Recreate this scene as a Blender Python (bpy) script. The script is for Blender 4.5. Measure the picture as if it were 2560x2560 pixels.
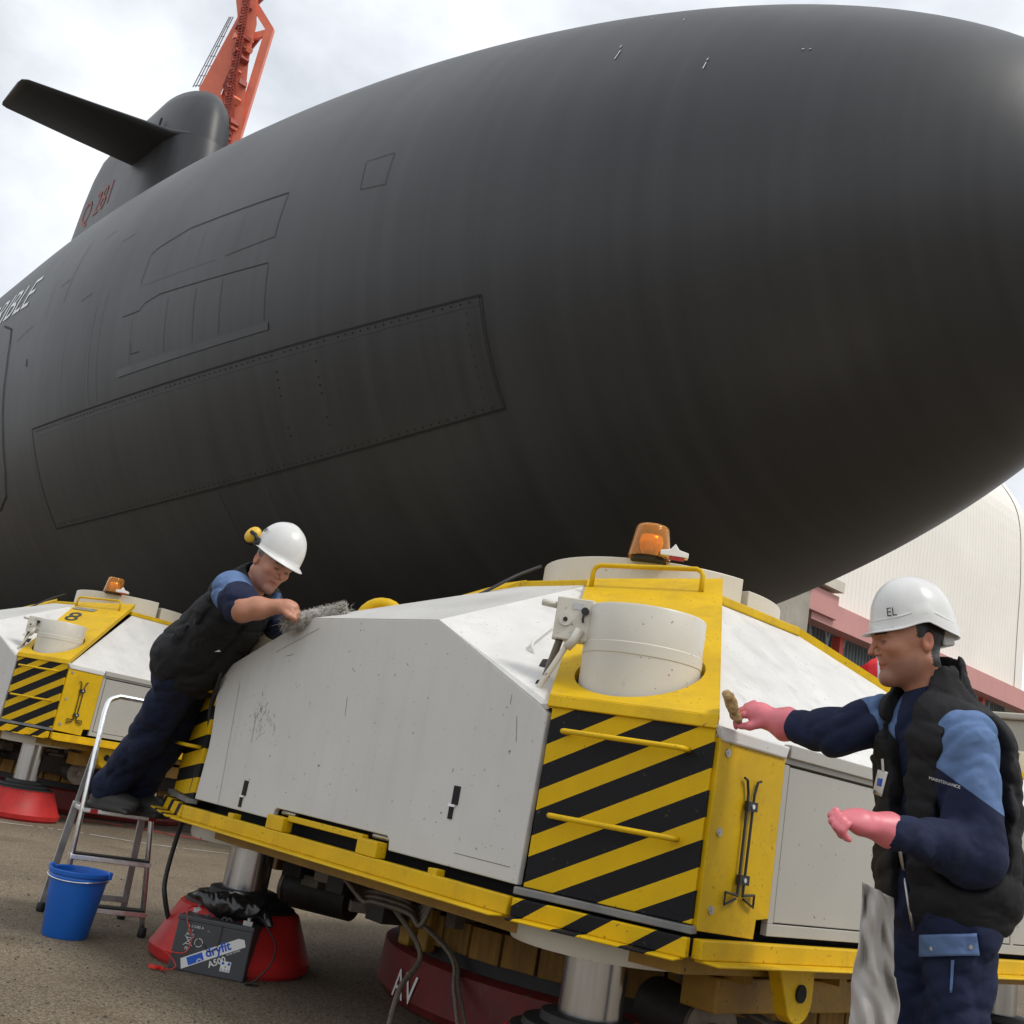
import bpy, bmesh, math, random
import numpy as np
from mathutils import Vector, Matrix, geometry
random.seed(7); RNG = np.random.default_rng(11)
for o in list(bpy.data.objects): bpy.data.objects.remove(o, do_unlink=True)
SC = bpy.context.scene
COL = SC.collection
# ------------------------------------------------------------------ camera
FPX, YAW, PITCH, ROLL = 2733.1, -0.84261, 0.24691, 0.17751      # pixels are those of a 2560 px square frame
CAM = np.array((3.5739, -4.4773, 0.9733))
_f = np.array([math.sin(YAW)*math.cos(PITCH), math.cos(YAW)*math.cos(PITCH), math.sin(PITCH)])
_r = np.array([math.cos(YAW), -math.sin(YAW), 0.0]); _u = np.cross(_r, _f)
CR = math.cos(ROLL)*_r + math.sin(ROLL)*_u
CU = -math.sin(ROLL)*_r + math.cos(ROLL)*_u
CF = _f
cd = bpy.data.cameras.new('camera'); cam = bpy.data.objects.new('camera', cd); COL.objects.link(cam)
cd.sensor_width = 36; cd.lens = 36*FPX/2560; cd.clip_start = 0.05; cd.clip_end = 3000
cam.matrix_world = Matrix(((CR[0],CU[0],-CF[0],CAM[0]),(CR[1],CU[1],-CF[1],CAM[1]),(CR[2],CU[2],-CF[2],CAM[2]),(0,0,0,1)))
SC.camera = cam
# ------------------------------------------------------------------ sky and sun (bright broken overcast)
SUN_EL, SUN_AZ = math.radians(56), math.radians(72)            # azimuth clockwise from +Y
w = bpy.data.worlds.new('World'); SC.world = w; w.use_nodes = True
nt = w.node_tree; N = nt.nodes; N.clear()
out = N.new('ShaderNodeOutputWorld'); bg = N.new('ShaderNodeBackground'); bg.inputs[1].default_value = 0.1
sky = N.new('ShaderNodeTexSky'); sky.sky_type = 'NISHITA'; sky.sun_disc = False
sky.sun_elevation = SUN_EL; sky.sun_rotation = SUN_AZ
tc = N.new('ShaderNodeTexCoord'); mp = N.new('ShaderNodeMapping'); mp.inputs['Scale'].default_value = (1.0, 1.0, 1.7)
n1 = N.new('ShaderNodeTexNoise'); n1.inputs['Scale'].default_value = 2.6; n1.inputs['Detail'].default_value = 7; n1.inputs['Roughness'].default_value = 0.55
n2 = N.new('ShaderNodeTexNoise'); n2.inputs['Scale'].default_value = 1.1; n2.inputs['Detail'].default_value = 3
cr1 = N.new('ShaderNodeValToRGB'); e = cr1.color_ramp.elements
e[0].position = 0.36; e[0].color = (4.6, 4.85, 5.15, 1); e[1].position = 0.60; e[1].color = (8.6, 8.8, 9.1, 1)
cr2 = N.new('ShaderNodeValToRGB'); e = cr2.color_ramp.elements
e[0].position = 0.30; e[0].color = (0.80, 0.80, 0.80, 1); e[1].position = 0.55; e[1].color = (0.96, 0.96, 0.96, 1)
mx = N.new('ShaderNodeMixRGB')
L = nt.links.new
L(tc.outputs['Generated'], mp.inputs[0]); L(mp.outputs[0], n1.inputs['Vector']); L(mp.outputs[0], n2.inputs['Vector'])
L(n1.outputs[0], cr1.inputs[0]); L(n2.outputs[0], cr2.inputs[0])
L(cr2.outputs[0], mx.inputs[0]); L(sky.outputs[0], mx.inputs[1]); L(cr1.outputs[0], mx.inputs[2])
L(mx.outputs[0], bg.inputs[0]); L(bg.outputs[0], out.inputs[0])
sl = bpy.data.lights.new('sun', 'SUN'); sl.energy = 1.5; sl.angle = math.radians(14); sl.color = (1.0, 0.96, 0.9)
sun = bpy.data.objects.new('sun', sl); COL.objects.link(sun)
sd = Vector((math.sin(SUN_AZ)*math.cos(SUN_EL), math.cos(SUN_AZ)*math.cos(SUN_EL), math.sin(SUN_EL)))
sun.rotation_euler = sd.to_track_quat('Z', 'Y').to_euler(); sun.location = (0, 0, 60)
vs = SC.view_settings; vs.view_transform = 'Standard'; vs.look = 'None'; vs.gamma = 1; vs.use_curve_mapping = False; vs.exposure = 0.5
# ------------------------------------------------------------------ pixel to place helpers
def ray(px, py):
    return CAM, CF + (px-1280)/FPX*CR - (py-1280)/FPX*CU
def at(px, py, dep):
    o, d = ray(px, py); return o + dep*d
def pl(px, py, n, k):
    o, d = ray(px, py); n = np.array(n, float); return o + d*((k - o@n)/(d@n))
def gnd(px, py, z=0.0): return pl(px, py, (0,0,1), z)
# ------------------------------------------------------------------ object helpers
def V(p): return Vector((float(p[0]), float(p[1]), float(p[2])))
def link(name, me, parent=None, mats=()):
    for m in (mats if isinstance(mats, (list, tuple)) else [mats]):
        me.materials.append(m)
    o = bpy.data.objects.new(name, me); COL.objects.link(o)
    if parent is not None: o.parent = parent
    return o
def tag(o, label, cat, group=None, kind=None):
    o['label'] = label; o['category'] = cat
    if group: o['group'] = group
    if kind: o['kind'] = kind
    return o
def struct(o): o['kind'] = 'structure'; return o
def thing(name, label, cat, loc=(0,0,0), group=None):
    o = bpy.data.objects.new(name, None); COL.objects.link(o); o.location = loc; o.empty_display_size = .2
    return tag(o, label, cat, group)
class MB:
    def __init__(s): s.v = []; s.f = []; s.m = []; s.cur = 0
    def add(s, vs, fs):
        b = len(s.v); s.v += [tuple(float(c) for c in v) for v in vs]
        for f in fs: s.f.append([b+i for i in f]); s.m.append(s.cur)
        return s
    def box(s, c, size, rot=None):
        hx, hy, hz = size[0]/2, size[1]/2, size[2]/2
        P = [Vector((x, y, z)) for x in (-hx, hx) for y in (-hy, hy) for z in (-hz, hz)]
        if rot is not None: P = [rot @ p for p in P]
        c = V(c); P = [p+c for p in P]
        return s.add(P, [(0,1,3,2),(4,6,7,5),(0,4,5,1),(2,3,7,6),(0,2,6,4),(1,5,7,3)])
    def beam(s, a, b, wx, wy, up=(0,0,1)):
        a, b = V(a), V(b); d = (b-a); ln = d.length; d.normalize(); up = Vector(up)
        if abs(d.dot(up)) > .98: up = Vector((1,0,0))
        x = d.cross(up).normalized(); y = x.cross(d)
        return s.box((a+b)/2, (wx, wy, ln), Matrix((x, y, d)).transposed())
    def cyl(s, a, b, r0, r1=None, n=20, caps=True):
        if r1 is None: r1 = r0
        a, b = V(a), V(b); d = (b-a).normalized(); x = d.orthogonal().normalized(); y = d.cross(x)
        P = []
        for c, r in ((a, r0), (b, r1)):
            P += [c + (x*math.cos(2*math.pi*i/n) + y*math.sin(2*math.pi*i/n))*r for i in range(n)]
        F = [(i, (i+1) % n, n+(i+1) % n, n+i) for i in range(n)]
        if caps: F += [tuple(range(n-1, -1, -1)), tuple(range(n, 2*n))]
        return s.add(P, F)
    def tube(s, path, r, n=8, caps=True):
        P = [V(p) for p in path]; k = len(P); vs = []; fs = []; x = None
        rs = r if hasattr(r, '__len__') else [r]*k
        for i in range(k):
            d = (P[min(i+1, k-1)] - P[max(i-1, 0)]).normalized()
            x = d.orthogonal().normalized() if x is None else (x - d*x.dot(d)).normalized()
            y = d.cross(x)
            vs += [P[i] + (x*math.cos(2*math.pi*j/n) + y*math.sin(2*math.pi*j/n))*rs[i] for j in range(n)]
        for i in range(k-1):
            for j in range(n):
                fs.append((i*n+j, i*n+(j+1) % n, (i+1)*n+(j+1) % n, (i+1)*n+j))
        if caps: fs += [tuple(range(n-1, -1, -1)), tuple(range((k-1)*n, k*n))]
        return s.add(vs, fs)
    def lathe(s, prof, c=(0,0,0), n=40, close=True):
        vs = []; fs = []; k = len(prof)
        for r, z in prof:
            vs += [(c[0]+r*math.cos(2*math.pi*j/n), c[1]+r*math.sin(2*math.pi*j/n), c[2]+z) for j in range(n)]
        for i in range(k-1):
            for j in range(n):
                fs.append((i*n+j, i*n+(j+1) % n, (i+1)*n+(j+1) % n, (i+1)*n+j))
        if close: fs += [tuple(range(n-1, -1, -1)), tuple(range((k-1)*n, k*n))]
        return s.add(vs, fs)
    def slab(s, pts, t):                       # polygon given counter-clockwise seen from outside, thickness t inwards
        P = [V(p) for p in pts]; n = geometry.normal(P); k = len(P); Q = [p - n*t for p in P]
        F = [tuple(range(k)), tuple(range(2*k-1, k-1, -1))] + [(i, k+i, k+(i+1) % k, (i+1) % k) for i in range(k)]
        return s.add(P+Q, F)
    def grid(s, fn, nu, nv, closeu=False):
        vs = [fn(i/(nu-1 if not closeu else nu), j/(nv-1)) for i in range(nu) for j in range(nv)]
        fs = []
        for i in range(nu if closeu else nu-1):
            for j in range(nv-1):
                a, b = i*nv+j, ((i+1) % nu)*nv+j; fs.append((a, b, b+1, a+1))
        return s.add(vs, fs)
    def mesh(s, name='mesh', smooth=False):
        me = bpy.data.meshes.new(name); me.from_pydata(s.v, [], s.f); me.update()
        for p, m in zip(me.polygons, s.m): p.material_index = m
        if smooth: me.shade_smooth()
        return me
    def build(s, name, mats, parent=None, smooth=False, bevel=0, angle=None):
        me = s.mesh(name, smooth)
        o = link(name, me, parent, mats)
        if bevel:
            b = o.modifiers.new('b', 'BEVEL'); b.width = bevel; b.segments = 2; b.limit_method = 'ANGLE'; b.angle_limit = math.radians(35); b.harden_normals = False
        if angle and smooth:
            bm = bmesh.new(); bm.from_mesh(me)
            for e_ in bm.edges:
                if len(e_.link_faces) == 2 and e_.calc_face_angle(0) > math.radians(angle): e_.smooth = False
            bm.to_mesh(me); bm.free()
        return o
def curve_pts(pts, n=10):                      # Catmull-Rom through points
    P = [np.array(p, float) for p in pts]; P = [2*P[0]-P[1]] + P + [2*P[-1]-P[-2]]; out_ = []
    for i in range(1, len(P)-2):
        for k in range(n):
            t = k/n; a, b, c, d = P[i-1], P[i], P[i+1], P[i+2]
            out_.append(.5*((2*b)+(-a+c)*t+(2*a-5*b+4*c-d)*t*t+(-a+3*b-3*c+d)*t**3))
    out_.append(P[-2]); return out_
def text_mb(txt, size, ext=0.0, bold=0.0):
    cu = bpy.data.curves.new('txt', 'FONT'); cu.body = txt; cu.size = size; cu.extrude = ext; cu.offset = bold; cu.resolution_u = 3
    o = bpy.data.objects.new('txt', cu); COL.objects.link(o)
    me = bpy.data.meshes.new_from_object(o.evaluated_get(bpy.context.evaluated_depsgraph_get()))
    vs = [v.co.copy() for v in me.vertices]; fs = [tuple(p.vertices) for p in me.polygons]
    bpy.data.objects.remove(o, do_unlink=True); bpy.data.curves.remove(cu); bpy.data.meshes.remove(me)
    return vs, fs
# ------------------------------------------------------------------ materials
def mat(name, col, rough=.5, metal=0, var=.12, vscale=3, speck=0, sscale=60, spcol=(.03,.025,.02), bump=0, bscale=200, streak=0, spec=.5, coord='Object', smear=0, aniso=(1,1,1), wr=0):
    m = bpy.data.materials.new(name); m.use_nodes = True; t = m.node_tree; B = t.nodes['Principled BSDF']; k = t.links.new
    B.inputs['Roughness'].default_value = rough; B.inputs['Metallic'].default_value = metal; B.inputs['Specular IOR Level'].default_value = spec
    c = t.nodes.new('ShaderNodeTexCoord'); src = c.outputs[coord]
    def noise(sc, det=4, ro=.6, mapsc=None):
        n = t.nodes.new('ShaderNodeTexNoise'); n.inputs['Scale'].default_value = sc; n.inputs['Detail'].default_value = det; n.inputs['Roughness'].default_value = ro
        if mapsc:
            mm = t.nodes.new('ShaderNodeMapping'); mm.inputs['Scale'].default_value = mapsc; k(src, mm.inputs[0]); k(mm.outputs[0], n.inputs['Vector'])
        else: k(src, n.inputs['Vector'])
        return n
    def ramp(inp, p0, p1, c0=(0,0,0,1), c1=(1,1,1,1)):
        r = t.nodes.new('ShaderNodeValToRGB'); r.color_ramp.elements[0].position = p0; r.color_ramp.elements[1].position = p1
        r.color_ramp.elements[0].color = c0; r.color_ramp.elements[1].color = c1; k(inp, r.inputs[0]); return r
    def mix(fac, a, b, mode='MIX'):
        x = t.nodes.new('ShaderNodeMixRGB'); x.blend_type = mode
        for s_, val in ((0, fac), (1, a), (2, b)):
            if hasattr(val, 'links'): k(val, x.inputs[s_])
            else: x.inputs[s_].default_value = val if s_ == 0 else (*val, 1)
        return x.outputs[0]
    n = noise(vscale, 5, .6, aniso if aniso != (1,1,1) else None); lo = 1-var
    r = ramp(n.outputs[0], .3, .7, (lo, lo, lo, 1), (1+var*.4,)*3+(1,))
    cur = mix(1.0, col, r.outputs[0], 'MULTIPLY')
    if smear:
        a = noise(7, 6, .7); b = ramp(a.outputs[0], .52, .78); s_ = t.nodes.new('ShaderNodeMath'); s_.operation = 'MULTIPLY'; s_.inputs[1].default_value = smear; k(b.outputs[0], s_.inputs[0])
        cur = mix(s_.outputs[0], cur, spcol)
    if speck:
        a = noise(sscale, 3, .5); lowm = noise(5, 3, .6)
        b = ramp(a.outputs[0], .70-.05*speck, .72-.03*speck); b2 = ramp(lowm.outputs[0], .42, .62)
        s_ = t.nodes.new('ShaderNodeMath'); s_.operation = 'MULTIPLY'; k(b.outputs[0], s_.inputs[0]); k(b2.outputs[0], s_.inputs[1])
        cur = mix(s_.outputs[0], cur, spcol)
    if streak:
        a = noise(14, 4, .6, (1, 1, .06)); b = ramp(a.outputs[0], .5, .8); s_ = t.nodes.new('ShaderNodeMath'); s_.operation = 'MULTIPLY'; s_.inputs[1].default_value = streak; k(b.outputs[0], s_.inputs[0])
        cur = mix(s_.outputs[0], cur, spcol)
    k(cur, B.inputs['Base Color'])
    rr = ramp(n.outputs[0], .2, .8, (max(rough-.08, .02),)*3+(1,), (min(rough+.1, 1),)*3+(1,)); k(rr.outputs[0], B.inputs['Roughness'])
    if bump:
        a = noise(bscale, 3, .6); bp = t.nodes.new('ShaderNodeBump'); bp.inputs['Strength'].default_value = bump; bp.inputs['Distance'].default_value = .004; k(a.outputs[0], bp.inputs['Height']); k(bp.outputs[0], B.inputs['Normal'])
        if wr:
            a2 = noise(7, 1.5, .4); a2.inputs['Distortion'].default_value = 1.2; a3 = noise(22, 1, .4); a3.inputs['Distortion'].default_value = .6
            r2 = t.nodes.new('ShaderNodeMath'); r2.operation = 'MULTIPLY_ADD'; r2.inputs[1].default_value = .35; k(a3.outputs[0], r2.inputs[0]); k(a2.outputs[0], r2.inputs[2])
            b2 = t.nodes.new('ShaderNodeBump'); b2.inputs['Strength'].default_value = wr; b2.inputs['Distance'].default_value = .035; k(r2.outputs[0], b2.inputs['Height']); k(bp.outputs[0], b2.inputs['Normal']); k(b2.outputs[0], B.inputs['Normal'])
    return m
M = {}
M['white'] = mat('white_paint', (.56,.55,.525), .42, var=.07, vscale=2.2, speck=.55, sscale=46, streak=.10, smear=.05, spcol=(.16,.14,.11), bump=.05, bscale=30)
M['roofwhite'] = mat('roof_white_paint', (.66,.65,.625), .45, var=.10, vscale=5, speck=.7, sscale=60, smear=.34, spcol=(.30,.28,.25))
M['cream'] = mat('cream_paint', (.60,.57,.49), .4, var=.08, vscale=4, speck=.5, sscale=50, spcol=(.2,.13,.07))
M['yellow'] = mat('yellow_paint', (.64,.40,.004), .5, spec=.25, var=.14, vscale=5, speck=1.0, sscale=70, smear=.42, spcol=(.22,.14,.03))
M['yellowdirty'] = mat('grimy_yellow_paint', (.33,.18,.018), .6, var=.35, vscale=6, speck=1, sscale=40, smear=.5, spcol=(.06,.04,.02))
M['grey'] = mat('grey_door_paint', (.40,.385,.345), .45, var=.08, vscale=3, speck=.2, sscale=50)
M['trim'] = mat('bare_edge_metal', (.22,.22,.22), .5, metal=.6, var=.3, vscale=9)
M['black'] = mat('black_rubber', (.012,.012,.013), .6, var=.3)
M['blackpaint'] = mat('black_paint', (.015,.015,.016), .45, var=.2, vscale=12)
M['gap'] = mat('gap_shade_black', (.01,.01,.01), .9)  # near-black standing in for the shade inside gaps and holes
M['red'] = mat('red_paint', (.46,.022,.020), .5, spec=.3, var=.35, vscale=5, speck=.8, sscale=30, smear=.25, spcol=(.12,.05,.03))
M['redworn'] = mat('worn_red_paint', (.16,.014,.013), .6, var=.35, vscale=6, speck=1, sscale=24, smear=.4, spcol=(.10,.06,.04))
M['chrome'] = mat('piston_steel', (.55,.55,.55), .22, metal=1, var=.25, vscale=16, aniso=(1,1,.05))
M['wood'] = mat('painted_timber', (.24,.125,.018), .75, var=.55, vscale=9, aniso=(4,4,.35), bump=.4, bscale=40)
M['grime'] = mat('oily_machinery', (.028,.024,.020), .6, var=.6, vscale=20, bump=.5, bscale=40)
M['pipe'] = mat('dull_hydraulic_pipe', (.16,.13,.10), .5, metal=.3, var=.4, vscale=20)
M['alu'] = mat('brushed_aluminium', (.86,.87,.88), .33, metal=1, var=.15, vscale=30)
M['aludark'] = mat('weathered_aluminium', (.48,.48,.48), .45, metal=.9, var=.25, vscale=20)
M['bucket'] = mat('blue_plastic', (.008,.12,.52), .38, var=.12, vscale=8, bump=.02)
M['battery'] = mat('dark_grey_plastic', (.055,.058,.065), .5, var=.1, bump=.05, bscale=300)
M['bag'] = mat('black_plastic_film', (.010,.010,.011), .22, var=.1, spec=.6)
M['print'] = mat('white_print', (.75,.75,.74), .6, var=.06)
M['blueprint'] = mat('blue_print', (.015,.10,.55), .5, var=.05)
M['redwire'] = mat('red_wire', (.65,.03,.02), .45)
M['helmet'] = mat('white_helmet_shell', (.64,.64,.625), .32, var=.06, vscale=12, speck=.3, sscale=90, spcol=(.2,.2,.2))
M['navy'] = mat('navy_workwear', (.013,.019,.050), .85, var=.35, vscale=14, bump=.35, bscale=500, wr=.6, spec=.25)
M['lblue'] = mat('light_blue_workwear', (.115,.19,.36), .85, var=.18, vscale=14, bump=.35, bscale=500, wr=.6, spec=.25)
M['vest'] = mat('black_padded_fabric', (.013,.013,.015), .8, var=.3, vscale=16, bump=.3, bscale=500, wr=.6, spec=.3)
def twotone(name, ca, cb):
    m = mat(name, ca, .85, var=.25, vscale=14, bump=.35, bscale=500, wr=.6, spec=.25); t = m.node_tree; k = t.links.new; B = t.nodes['Principled BSDF']; cur = B.inputs['Base Color'].links[0].from_socket
    a = t.nodes.new('ShaderNodeAttribute'); a.attribute_name = 'mask'; r = t.nodes.new('ShaderNodeValToRGB'); r.color_ramp.elements[0].position = .485; r.color_ramp.elements[1].position = .515; k(a.outputs['Fac'], r.inputs[0])
    n = t.nodes.new('ShaderNodeTexNoise'); n.inputs['Scale'].default_value = 16; c = t.nodes.new('ShaderNodeTexCoord'); k(c.outputs['Object'], n.inputs['Vector']); r2 = t.nodes.new('ShaderNodeValToRGB'); r2.color_ramp.elements[0].color = (*[v*.8 for v in cb], 1); r2.color_ramp.elements[1].color = (*[v*1.12 for v in cb], 1); k(n.outputs[0], r2.inputs[0])
    x = t.nodes.new('ShaderNodeMixRGB'); k(r.outputs[0], x.inputs[0]); k(cur, x.inputs[1]); k(r2.outputs[0], x.inputs[2]); k(x.outputs[0], B.inputs['Base Color']); return m
M['jacket'] = twotone('navy_and_light_blue_jacket', (.013,.019,.050), (.115,.19,.36))
M['shoe'] = mat('scuffed_black_leather', (.035,.033,.031), .6, var=.4, vscale=18, bump=.2)
M['skin'] = mat('skin', (.44,.20,.125), .5, var=.14, vscale=28, bump=.08, bscale=220)
M['skin'].node_tree.nodes['Principled BSDF'].inputs['Subsurface Weight'].default_value = .12
M['skin'].node_tree.nodes['Principled BSDF'].inputs['Subsurface Radius'].default_value = (.012,.004,.002)
M['skinred'] = mat('reddish_skin', (.41,.16,.11), .5, var=.14, vscale=28)
M['stubble'] = mat('stubbled_skin', (.37,.175,.12), .6, var=.2, vscale=60)
M['hair'] = mat('dark_hair', (.018,.014,.012), .6, var=.4, vscale=80)
M['greyhair'] = mat('greying_hair', (.13,.115,.10), .65, var=.4, vscale=80)
M['eye'] = mat('eye', (.14,.085,.065), .3)
M['glove'] = mat('pink_rubber_glove', (.66,.17,.20), .42, var=.12, vscale=25, bump=.1, bscale=120)
M['sponge'] = mat('tan_sponge', (.42,.27,.12), .95, var=.5, vscale=70, speck=1, sscale=130, spcol=(.08,.05,.02), bump=1, bscale=160)
M['mop'] = mat('dirty_grey_mop_yarn', (.44,.42,.38), .95, var=.5, vscale=40)
M['cloth'] = mat('grey_white_cloth', (.44,.42,.40), .9, var=.12, vscale=9, bump=.3, bscale=300)
M['concrete'] = mat('old_concrete', (.36,.33,.28), .9, var=.35, vscale=.35, speck=.8, sscale=3, spcol=(.14,.10,.07), streak=.35, bump=.3, bscale=6)
M['pale'] = mat('pale_concrete', (.60,.56,.48), .85, var=.12, vscale=.5, streak=.1, spcol=(.3,.25,.2))
M['rust'] = mat('rusty_brown_wall', (.16,.10,.065), .85, var=.5, vscale=1.2, streak=.4)
M['cladwhite'] = mat('white_cladding', (.84,.81,.74), .6, var=.06, vscale=.2, streak=.05, spcol=(.5,.46,.4))
M['cladblue'] = mat('blue_grey_cladding', (.19,.24,.27), .55, var=.15, vscale=.3)
M['pink'] = mat('faded_pink_fascia', (.56,.27,.25), .6, var=.14, vscale=.4, streak=.15, spcol=(.32,.13,.12))
M['steel'] = mat('pale_blue_steel', (.32,.38,.42), .5, var=.1)
M['redpost'] = mat('red_post', (.55,.08,.05), .5, var=.1)
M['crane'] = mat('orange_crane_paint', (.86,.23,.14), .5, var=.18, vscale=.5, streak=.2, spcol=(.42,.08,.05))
M['cranedark'] = mat('shaded_crane_steel', (.35,.06,.04), .6, var=.4, vscale=1.5)  # darker copy of the crane orange, shade put into its colour
M['flagred'] = mat('red_flag_cloth', (.62,.012,.02), .8); M['flagwhite'] = mat('white_flag_cloth', (.75,.75,.75), .8); M['flagblue'] = mat('blue_flag_cloth', (.02,.09,.45), .8)
M['letters'] = mat('white_hull_letters', (.80,.82,.84), .6, var=.05)
M['chalk'] = mat('faded_red_numerals', (.40,.15,.13), .8, var=.35, vscale=3)
M['linered'] = mat('worn_red_road_paint', (.46,.10,.075), .85, var=.35, vscale=9)
M['linewhite'] = mat('worn_white_road_paint', (.55,.52,.47), .85, var=.5, vscale=11)
M['earmuff'] = mat('yellow_plastic', (.72,.45,.03), .35, var=.08)
M['rope'] = mat('grey_rope', (.20,.17,.13), .9, var=.4, vscale=60)
def facemat(name, skin, hair):
    m = mat(name, skin, .5, var=.16, vscale=26, bump=.12, bscale=260); t = m.node_tree; k = t.links.new; B = t.nodes['Principled BSDF']; cur = B.inputs['Base Color'].links[0].from_socket
    B.inputs['Subsurface Weight'].default_value = .1; B.inputs['Subsurface Radius'].default_value = (.012,.004,.002)
    c = t.nodes.new('ShaderNodeTexCoord'); n = t.nodes.new('ShaderNodeTexNoise'); n.inputs['Scale'].default_value = 150; n.inputs['Detail'].default_value = 3; k(c.outputs['Object'], n.inputs['Vector'])
    for nm, col, mode in (('red', tuple(v*f for v, f in zip(skin, (1.0,.72,.66))), 0), ('stub', tuple(v*f for v, f in zip(skin, (.62,.64,.70))), 1), ('lip', tuple(v*f for v, f in zip(skin, (.82,.55,.55))), 0), ('hair', hair, 2), ('eye', (.035,.022,.018), 0)):
        a = t.nodes.new('ShaderNodeAttribute'); a.attribute_name = nm; f = a.outputs['Fac']
        if mode:
            ad = t.nodes.new('ShaderNodeMath'); ad.operation = 'MULTIPLY_ADD'; ad.inputs[1].default_value = .5 if mode == 1 else .9; k(n.outputs[0], ad.inputs[0]); sb = t.nodes.new('ShaderNodeMath'); sb.operation = 'SUBTRACT'; sb.inputs[1].default_value = .25 if mode == 1 else .45
            k(f, ad.inputs[2]); k(ad.outputs[0], sb.inputs[0]); r = t.nodes.new('ShaderNodeValToRGB'); r.color_ramp.elements[0].position = .1 if mode == 1 else .42; r.color_ramp.elements[1].position = 1 if mode == 1 else .58; k(sb.outputs[0], r.inputs[0]); f = r.outputs[0]
        x = t.nodes.new('ShaderNodeMixRGB'); k(f, x.inputs[0]); k(cur, x.inputs[1]); x.inputs[2].default_value = (*col, 1); cur = x.outputs[0]
    k(cur, B.inputs['Base Color']); return m
M['face_dark'] = facemat('tanned_face', (.43,.195,.12), (.014,.011,.010)); M['face_grey'] = facemat('weathered_face', (.47,.22,.145), (.12,.105,.09))
def amber():
    m = bpy.data.materials.new('amber_lens'); m.use_nodes = True; B = m.node_tree.nodes['Principled BSDF']
    B.inputs['Base Color'].default_value = (1.0, .56, .14, 1); B.inputs['Roughness'].default_value = .08; B.inputs['Transmission Weight'].default_value = .85; B.inputs['IOR'].default_value = 1.3
    return m
M['amber'] = amber()
M['reflector'] = mat('amber_reflector', (1.0,.62,.2), .25, metal=.7)
def hazard(name, slope, period, f0, f1, axis='X'):
    m = mat(name, (.64,.40,.004), .55, spec=.18, var=.12, vscale=5, speck=.6, sscale=70, smear=.16, spcol=(.22,.14,.03))
    t = m.node_tree; k = t.links.new; B = t.nodes['Principled BSDF']; cur = B.inputs['Base Color'].links[0].from_socket
    c = t.nodes.new('ShaderNodeTexCoord'); s = t.nodes.new('ShaderNodeSeparateXYZ'); k(c.outputs['Object'], s.inputs[0])
    def mth(op, a, b):
        n = t.nodes.new('ShaderNodeMath'); n.operation = op
        for i, v_ in enumerate((a, b)):
            if hasattr(v_, 'links'): k(v_, n.inputs[i])
            elif v_ is not None: n.inputs[i].default_value = v_
        return n.outputs[0]
    u = mth('DIVIDE', mth('SUBTRACT', s.outputs['Z'], mth('MULTIPLY', s.outputs[axis], slope)), period)
    fr = mth('FRACT', mth('ADD', u, 20.0), None)
    inb = mth('MULTIPLY', mth('GREATER_THAN', fr, f0), mth('LESS_THAN', fr, f1))
    sp = t.nodes.new('ShaderNodeTexNoise'); sp.inputs['Scale'].default_value = 55; k(c.outputs['Object'], sp.inputs['Vector'])
    rp = t.nodes.new('ShaderNodeValToRGB'); rp.color_ramp.elements[0].position = .66; rp.color_ramp.elements[1].position = .74
    rp.color_ramp.elements[0].color = (.009,.009,.011,1); rp.color_ramp.elements[1].color = (.05,.045,.04,1); k(sp.outputs[0], rp.inputs[0])
    x = t.nodes.new('ShaderNodeMixRGB'); k(inb, x.inputs[0]); k(cur, x.inputs[1]); k(rp.outputs[0], x.inputs[2]); k(x.outputs[0], B.inputs['Base Color'])
    return m
M['hazard'] = hazard('hazard_stripes', .53, .142, .035, .585)
M['hazardleft'] = hazard('hazard_stripes_end', .10, .131, .30, .78)
M['hazardrim'] = hazard('hazard_rim_stripes', .72, .155, .62, 1.0)
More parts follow.
